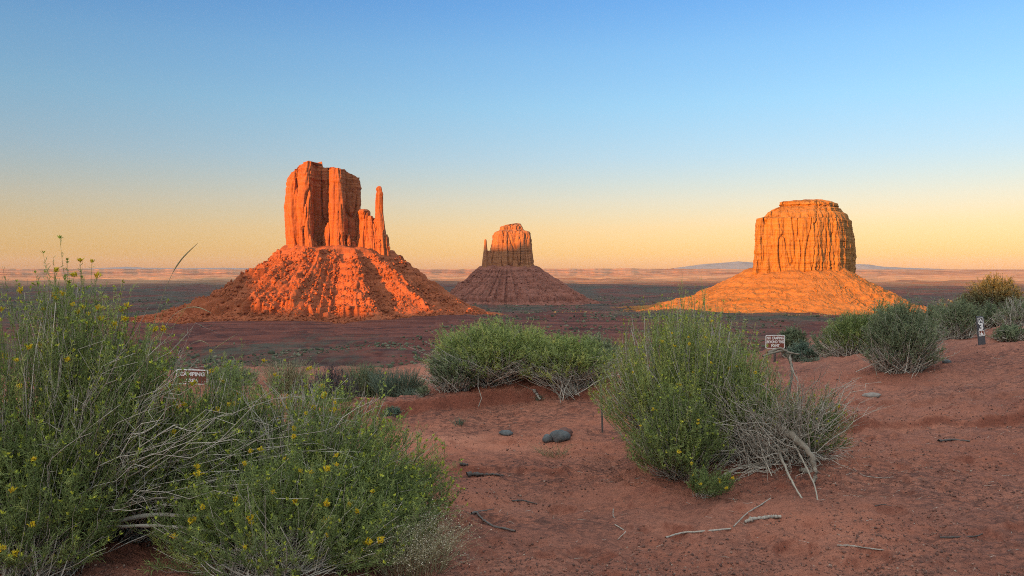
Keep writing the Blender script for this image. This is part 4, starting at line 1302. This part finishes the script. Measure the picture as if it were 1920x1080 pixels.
# ------------------------------------------------------------------ stones
def stone(label, px, py, size, mat, seed, Y=None, sink=.25):
    h = ground_hit(px, py)
    n, m_ = 28, 18
    th = np.linspace(0, 2 * np.pi, n, endpoint=False)
    ph = np.linspace(.02, np.pi - .02, m_)
    Pp, Tt = np.meshgrid(ph, th, indexing='ij')
    d = np.stack([np.sin(Pp) * np.cos(Tt), np.sin(Pp) * np.sin(Tt), np.cos(Pp)], -1)
    rr = 1 + .16 * noise3(d[..., 0] * 1.4 + seed, d[..., 1] * 1.4, d[..., 2] * 1.4) + .04 * noise3(d[..., 0] * 5 + seed, d[..., 1] * 5, d[..., 2] * 5)
    V = d * rr[..., None] * np.array(size) + h + np.array((0, size[1] * .6, size[2] * (1 - 2 * sink)))
    fc = grid_faces(m_, n, True)[:, ::-1]
    o = make_mesh('stone', V.reshape(-1, 3), [fc], mat, origin=h, smooth=True)
    return tag(o, label, 'stone', 'stones on the sand')
stone('larger rounded grey stone of the touching pair on the sand', 1051, 829, (.092, .085, .062), M_STONE, 3)
stone('smaller grey stone touching the left side of the larger stone', 1028, 829, (.052, .055, .042), M_STONE, 8)
stone('flat grey stone lying alone on the sand', 948, 816, (.070, .055, .030), M_STONE, 12, sink=.3)
stone('reddish stone half hidden behind the larger grey stone', 1060, 821, (.070, .06, .056), M_REDSTONE, 17)
stone('pale flat stone on the right slope below the large shrub', 1637, 744, (.095, .05, .030), M_PALESTONE, 21, sink=.35)
stone('small dark stone at the foot of the large right shrub', 1777, 681, (.055, .04, .03), M_STONE, 26, sink=.3)

# ------------------------------------------------------------------ sticks on the ground
def stick(label, px_pts, r0, r1, mat, tint, seed, lift=.6, knot=.12, forks=()):
    pts = [ground_hit(a, b) + (0, 0, r0 * lift) for a, b in px_pts]
    b = Bush(seed)
    b.limb(pts, r0, r1, tint, 7, knot)
    for f in forks:
        b.limb([ground_hit(a, c) + (0, 0, r0 * lift) for a, c in f], r1 * 1.2, r1 * .4, tint, 5, .08)
    V = np.concatenate(b.wood.V)
    o = make_mesh('stick', V, [np.concatenate(b.wood.Q)], mat, origin=pts[0], tint=np.concatenate(b.wood.t), smooth=True)
    return tag(o, label, 'stick', 'sticks lying on the sand')
stick('dark knobbly stick lying on the sand below the stones', [(876, 894), (890, 892), (912, 893), (930, 893), (945, 896)], .017, .004, M_DARKWOOD, .4, 401, .7, .3)
stick('curved stick with a pale bent end and a dark tip, in front at the middle', [(884, 964), (893, 962), (905, 978), (925, 990), (945, 993), (966, 1000)], .007, .006, M_DARKWOOD, .9, 402, .8, .15, [[(893, 962), (910, 959), (926, 957)]])
stick('short crooked white twig right of the curved stick', [(1150, 958), (1149, 968), (1155, 978)], .004, .002, M_WOOD, .9, 403)
stick('white forked twig lying below the crooked white twig', [(1153, 986), (1163, 992), (1174, 999), (1165, 1006), (1158, 1013)], .004, .002, M_WOOD, .9, 404)
stick('long pale stick lying in front of the small low plant of the deadwood bush', [(1248, 1010), (1280, 1004), (1320, 998), (1370, 995)], .005, .006, M_WOOD, .9, 405)
stick('split grey driftwood piece on the sand in front of the deadwood bush', [(1396, 982), (1412, 975), (1432, 974), (1448, 971), (1464, 973)], .012, .008, M_WOOD, .8, 406, .7, .25)
stick('thin pale stick slanting up towards the deadwood bush', [(1375, 990), (1400, 965), (1425, 950), (1445, 935)], .004, .004, M_WOOD, .75, 407)
stick('straight pale stick on the dark crust at the right front', [(1570, 1024), (1600, 1026), (1640, 1031), (1657, 1034)], .005, .003, M_WOOD, .75, 408)
stick('thin dark stick lying on the right sand flat near the bottom edge', [(1762, 1010), (1800, 1009), (1832, 1008), (1842, 1004)], .005, .003, M_DARKWOOD, .3, 409)
stick('dark stick lying below the lower wheel rut at the right', [(1760, 829), (1785, 827), (1818, 829)], .010, .006, M_DARKWOOD, .5, 410)
stick('bleached wood stub on the sand face under the mound shrubs', [(1001, 738), (1006, 744), (1013, 752)], .020, .012, M_WOOD, .7, 411)
stick('thin bent twig on the sand right of the deadwood bush', [(1600, 880), (1620, 895), (1660, 899), (1675, 896)], .003, .002, M_WOOD, .7, 412)
stick('tiny dark wood bit on the sand above the knobbly stick', [(863, 872), (870, 875), (877, 874)], .012, .006, M_DARKWOOD, .3, 413, .7, .3)
stick('dark splintered twig between the curved stick and the knobbly stick', [(960, 941), (978, 940), (990, 942), (1007, 948)], .006, .003, M_DARKWOOD, .4, 414)
stick('short dark twig on the right flat above the straight pale stick', [(1640, 950), (1655, 946), (1672, 950)], .003, .002, M_DARKWOOD, .4, 415)

# crumbs, clods and leaf litter on the sand: nobody could count it
def litter():
    g = np.random.default_rng(77)
    n = 40000
    px = g.uniform(-60, 1980, n)
    Y = 4.0 * (11.0 / 4.0) ** (g.random(n) ** 1.3)
    x = (px - 960) / F * Y
    dens = noise2(x * .8 + 5, Y * 1.1) + .6 * noise2(x * 3, Y * 3)
    k = dens + .5 * g.random(n) > .12
    x, Y = x[k], Y[k]
    z = height(x, Y)
    S = .0026 * (3.6) ** (g.random(len(x)) ** 2.6)
    V, f = rocks(np.stack([x, Y, z + S * .3], -1), S, 78)
    ge = Geo()
    ge.add(V, t=f, tint=np.repeat(np.clip(g.beta(1.2, 2.2, len(x)), 0, 1), 12))
    m = 2600
    x = g.uniform(-2, 6, m); Y = 4.2 + 6 * g.random(m) ** 1.3
    c = g.integers(0, 4, m); nb = g.random(m) < .5
    bx, by = np.array([-1.0, 1.7, 2.3, 4.9])[c], np.array([4.9, 5.8, 5.7, 9.8])[c]
    x, Y = np.where(nb, bx + g.normal(0, .6, m), x), np.where(nb, by + g.normal(0, .45, m), Y)
    z = height(x, Y)
    a = g.uniform(0, np.pi, m)
    L = g.uniform(.015, .07, m)
    d = np.stack([np.cos(a), np.sin(a), g.normal(0, .08, m)], -1)
    b0 = np.stack([x, Y, z + .003], -1)
    ge.tube(np.stack([b0, b0 + d * (L * .5)[:, None] + g.normal(size=(m, 3)) * .003, b0 + d * L[:, None]], 1), np.full((m, 3), .0012), np.clip(g.normal(.75, .25, m), 0, 1), 3)
    o = ge.build('ground_litter', M_LITTER, None)
    o['kind'] = 'stuff'
litter()

# low scrub scattered over the valley floor
def valley_scrub():
    g = np.random.default_rng(88)
    n = 60000
    az = np.radians(g.uniform(-38, 38, n))
    r_ = 70 * (3600 / 70.) ** g.random(n)
    x, y = r_ * np.sin(az), r_ * np.cos(az)
    dens = fbm2(x / 140., y / 260., 3) + .25
    azd = np.degrees(az)
    bare = (1 - sstep(azd, -8, 2)) * sstep(r_, 850, 1100) * (1 - sstep(r_, 1600, 2000))
    k = dens - bare * .9 > .55 * g.random(n)
    for t in (talW, talE, talM):                                   # not on the butte slopes
        k &= np.hypot(x - t.c[0], y - t.c[1]) > 330
    x, y, r_ = x[k], y[k], r_[k]
    z = height(x, y)
    S = .4 * 4.0 ** (g.random(len(x)) ** 1.6) * (1 + r_ / 1500)
    V, f = rocks(np.stack([x, y, z + S * .3], -1), S, 89)
    ge = Geo()
    ge.add(V, t=f, tint=np.repeat(g.random(len(x)), 12))
    o = ge.build('valley_scrub', M_SCRUB, None)
    o['kind'] = 'stuff'
valley_scrub()

# ------------------------------------------------------------------ signs, post and stake
def box_bm(c, s):
    c, s = np.array(c, float), np.array(s, float) / 2
    v = np.array([(-1, -1, -1), (1, -1, -1), (1, 1, -1), (-1, 1, -1), (-1, -1, 1), (1, -1, 1), (1, 1, 1), (-1, 1, 1)], float) * s + c
    f = np.array([(0, 3, 2, 1), (4, 5, 6, 7), (0, 1, 5, 4), (1, 2, 6, 5), (2, 3, 7, 6), (3, 0, 4, 7)])
    return v, f

def rounded_rect(w_, h_, r_, n=6):
    out = []
    for cx, cy, a0 in ((w_ / 2 - r_, h_ / 2 - r_, 0), (-w_ / 2 + r_, h_ / 2 - r_, 90), (-w_ / 2 + r_, -h_ / 2 + r_, 180), (w_ / 2 - r_, -h_ / 2 + r_, 270)):
        for k in range(n):
            a = math.radians(a0 + 90 * k / (n - 1))
            out.append((cx + r_ * math.cos(a), cy + r_ * math.sin(a)))
    return np.array(out)

def plate(name, w_, h_, r_, y0, y1, mat, parent):
    """rounded plate standing in the local XZ plane, front face at y0"""
    o2 = rounded_rect(w_, h_, r_)
    n = len(o2)
    V = np.concatenate([np.stack([o2[:, 0], np.full(n, y0), o2[:, 1]], -1), np.stack([o2[:, 0], np.full(n, y1), o2[:, 1]], -1)])
    me = bpy.data.meshes.new(name)
    fs = [list(range(n)), list(range(2 * n - 1, n - 1, -1))] + [[i, n + i, n + (i + 1) % n, (i + 1) % n] for i in range(n)]
    me.from_pydata([tuple(v) for v in V], [], fs)
    me.materials.append(mat)
    o = bpy.data.objects.new(name, me)
    COL.objects.link(o)
    o.parent = parent
    return o

def frame(name, w_, h_, r_, t, y0, y1, mat, parent):
    a, b = rounded_rect(w_, h_, r_), rounded_rect(w_ - 2 * t, h_ - 2 * t, max(r_ - t, .002))
    n = len(a)
    rings = [np.stack([q[:, 0], np.full(n, y), q[:, 1]], -1) for q, y in ((a, y1), (a, y0), (b, y0), (b, y1))]
    V = np.concatenate(rings)
    o = make_mesh(name, V, [grid_faces(4, n, True)], mat)
    o.parent = parent
    return o

def lettering(name, body, size, x, y, z, mat, parent, width=None, weight=.012, depth=.0012):
    cu = bpy.data.curves.new(name, 'FONT')
    cu.body = body
    cu.size = size
    cu.align_x, cu.align_y = 'CENTER', 'CENTER'
    cu.extrude = depth
    cu.offset = weight * size
    cu.resolution_u = 3
    tmp = bpy.data.objects.new(name, cu)
    COL.objects.link(tmp)
    dg = bpy.context.evaluated_depsgraph_get()
    dg.update()
    me = bpy.data.meshes.new_from_object(tmp.evaluated_get(dg))
    bpy.data.objects.remove(tmp)
    co = np.empty(len(me.vertices) * 3, np.float32)
    me.vertices.foreach_get('co', co)
    co = co.reshape(-1, 3)
    wd = co[:, 0].max() - co[:, 0].min()
    if width:
        co[:, 0] *= width / wd
    new = np.stack([co[:, 0] + x, y - co[:, 2], co[:, 1] + z], -1)
    me.vertices.foreach_set('co', new.astype(np.float32).ravel())
    me.materials.clear()
    me.materials.append(mat)
    o = bpy.data.objects.new(name, me)
    COL.objects.link(o)
    o.parent = parent
    return o

def sign(label, px, py, Y, w_, h_, rows, rot=(0, 0, 0), border=.018, t_y0=-.0045):
    c = P(px, py, Y)
    zg = gz(c[0], c[1])
    root = thing('sign', (c[0], c[1], zg), label, 'sign', 'brown camping signs')
    root.rotation_euler = rot
    zc = c[2] - zg
    holder = []
    p1 = plate('panel', w_, h_, .03, -.002, .002, M_BROWN, root); holder.append(p1)
    p2 = frame('border', w_ + .004, h_ + .004, .032, border, -.0035, .0005, M_WHITE, root); holder.append(p2)
    for body, size, dz, wd in rows:
        holder.append(lettering('lettering', body, size, 0, -.0040, dz, M_WHITE, root, wd, .035))
    for o in holder:
        o.location = (0, 0, zc)
    V, f = box_bm((0, .022, (zc + h_ * .42 - .3) / 2), (.04, .035, zc + h_ * .42 + .3))
    o = make_mesh('post', V, [f], M_STEEL)
    o.parent = root
    for dz in (-h_ * .36, h_ * .36):
        V, f = tubes(np.array([[(0, .006, zc + dz), (0, -.005, zc + dz)]]), np.array([[.006, .006]]), 8)
        o = make_mesh('bolt', V, [f, np.arange(8, 16)[None, ::-1][:, :4]], M_STEEL)
        o.parent = root
    return root
sign('brown no camping sign standing upright behind the deadwood bush', 1453.5, 641, 18.0, .44, .305,
     [('NO CAMPING', .085, .083, .385), ('BEYOND THIS', .085, -.003, .395), ('POINT', .085, -.088, .19)], (0, 0, .05))
sign('brown camping sign leaning and half hidden behind the flowering rabbitbrush', 359, 707, 12.5, .47, .235,
     [('CAMPING', .085, .045, .37), ('AREA', .075, -.055, .2)], (0, math.radians(4), .25))

def number_post():
    h = ground_hit(1841, 644)
    root = thing('marker_post', h, 'short dark campsite marker post with a white number 3', 'post')
    root.rotation_euler = (math.radians(-3), math.radians(-4), math.radians(6))
    Y = h[1]
    k = Y / F
    w_, H = 14.0 * k, 51 * k
    o2 = rounded_rect(w_, .024, .006, 3)
    n = len(o2)
    V = np.concatenate([np.stack([o2[:, 0], o2[:, 1], np.full(n, z)], -1) for z in (-.2, H - .006, H)])
    V[2 * n:, :2] *= .9
    me = bpy.data.meshes.new('post')
    fs = [[i + a * n, (i + 1) % n + a * n, (i + 1) % n + (a + 1) * n, i + (a + 1) * n] for a in (0, 1) for i in range(n)] + [list(range(2 * n, 3 * n))]
    me.from_pydata([tuple(v) for v in V], [], fs)
    me.materials.append(M_PLASTIC)
    o = bpy.data.objects.new('post', me); COL.objects.link(o); o.parent = root
    s = w_ * .80
    for zc, kind in ((H - .6 * w_, 'tent'), (H - 2.28 * w_, 'fire')):
        f = frame('decal', s, s, .006, s * .10, -.0145, -.0118, M_WHITE, root); f.location = (0, 0, zc)
        if kind == 'tent':
            pts = np.array([(-.40, -.30), (0, .34), (.40, -.30), (.22, -.30), (0, .05), (-.22, -.30)]) * s
        else:
            pts = np.array([(-.30, -.34), (.30, -.34), (.30, -.24), (.16, -.20), (.26, .02), (.08, .0), (.0, .36), (-.10, .02), (-.26, .0), (-.14, -.2), (-.30, -.24)]) * s
        m = len(pts)
        V = [(a, -.0146, b) for a, b in pts] + [(a, -.0118, b) for a, b in pts]
        me = bpy.data.meshes.new('decal')
        me.from_pydata(V, [], [list(range(m))] + [[i, m + i, m + (i + 1) % m, (i + 1) % m] for i in range(m)])
        me.materials.append(M_WHITE)
        q = bpy.data.objects.new('decal', me); COL.objects.link(q); q.parent = root; q.location = (0, 0, zc)
        if kind == 'fire':
            p = plate('decal', s * .78, s * .78, .004, -.0128, -.0119, M_BROWN, root); p.location = (0, 0, zc)
    lettering('number', '3', w_ * 1.25, 0, -.0140, H - 1.45 * w_, M_WHITE, root, w_ * .62, .03)
number_post()

def stake():
    h = ground_hit(1130, 811)
    t = P(1126, 721, h[1])
    root = thing('stake', h, 'thin rusty steel stake in the sand left of the deadwood bush', 'stake')
    pts = np.array([h - (0, 0, .1), h + (t - h) * .5 + (.002, 0, 0), t])
    V, f = tubes(pts[None], np.array([[.009, .009, .008]]), 7)
    make_mesh('rod', V, [f], M_STEEL, root, smooth=True)
    V, f = tubes(np.array([[t - (0, 0, .012), t + (0, 0, .004), t + (0, 0, .01)]]), np.array([[.013, .013, .006]]), 7)
    make_mesh('cap', V, [f, np.array([[14, 15, 16], [14, 16, 17], [14, 17, 18], [14, 18, 19], [14, 19, 20]])], M_WOOD, root)
stake()

# ------------------------------------------------------------------ haze
HAZE = 0.5e-5
if HAZE > 0:
    V, f = box_bm((-2000, 24000, 275), (104000, 56000, 850))
    m = bpy.data.materials.new('haze')
    m.use_nodes = True
    nt = m.node_tree
    nt.nodes.remove(nt.nodes['Principled BSDF'])
    vol = nt.nodes.new('ShaderNodeVolumePrincipled')
    vol.inputs['Color'].default_value = (.80, .82, .90, 1)
    vol.inputs['Density'].default_value = HAZE
    vol.inputs['Anisotropy'].default_value = 0.0
    nt.links.new(vol.outputs[0], nt.nodes['Material Output'].inputs['Volume'])
    o = make_mesh('haze', V, [f], m)
    o['kind'] = 'stuff'

for o in ROOTS:
    if '_o' in o:
        del o['_o']
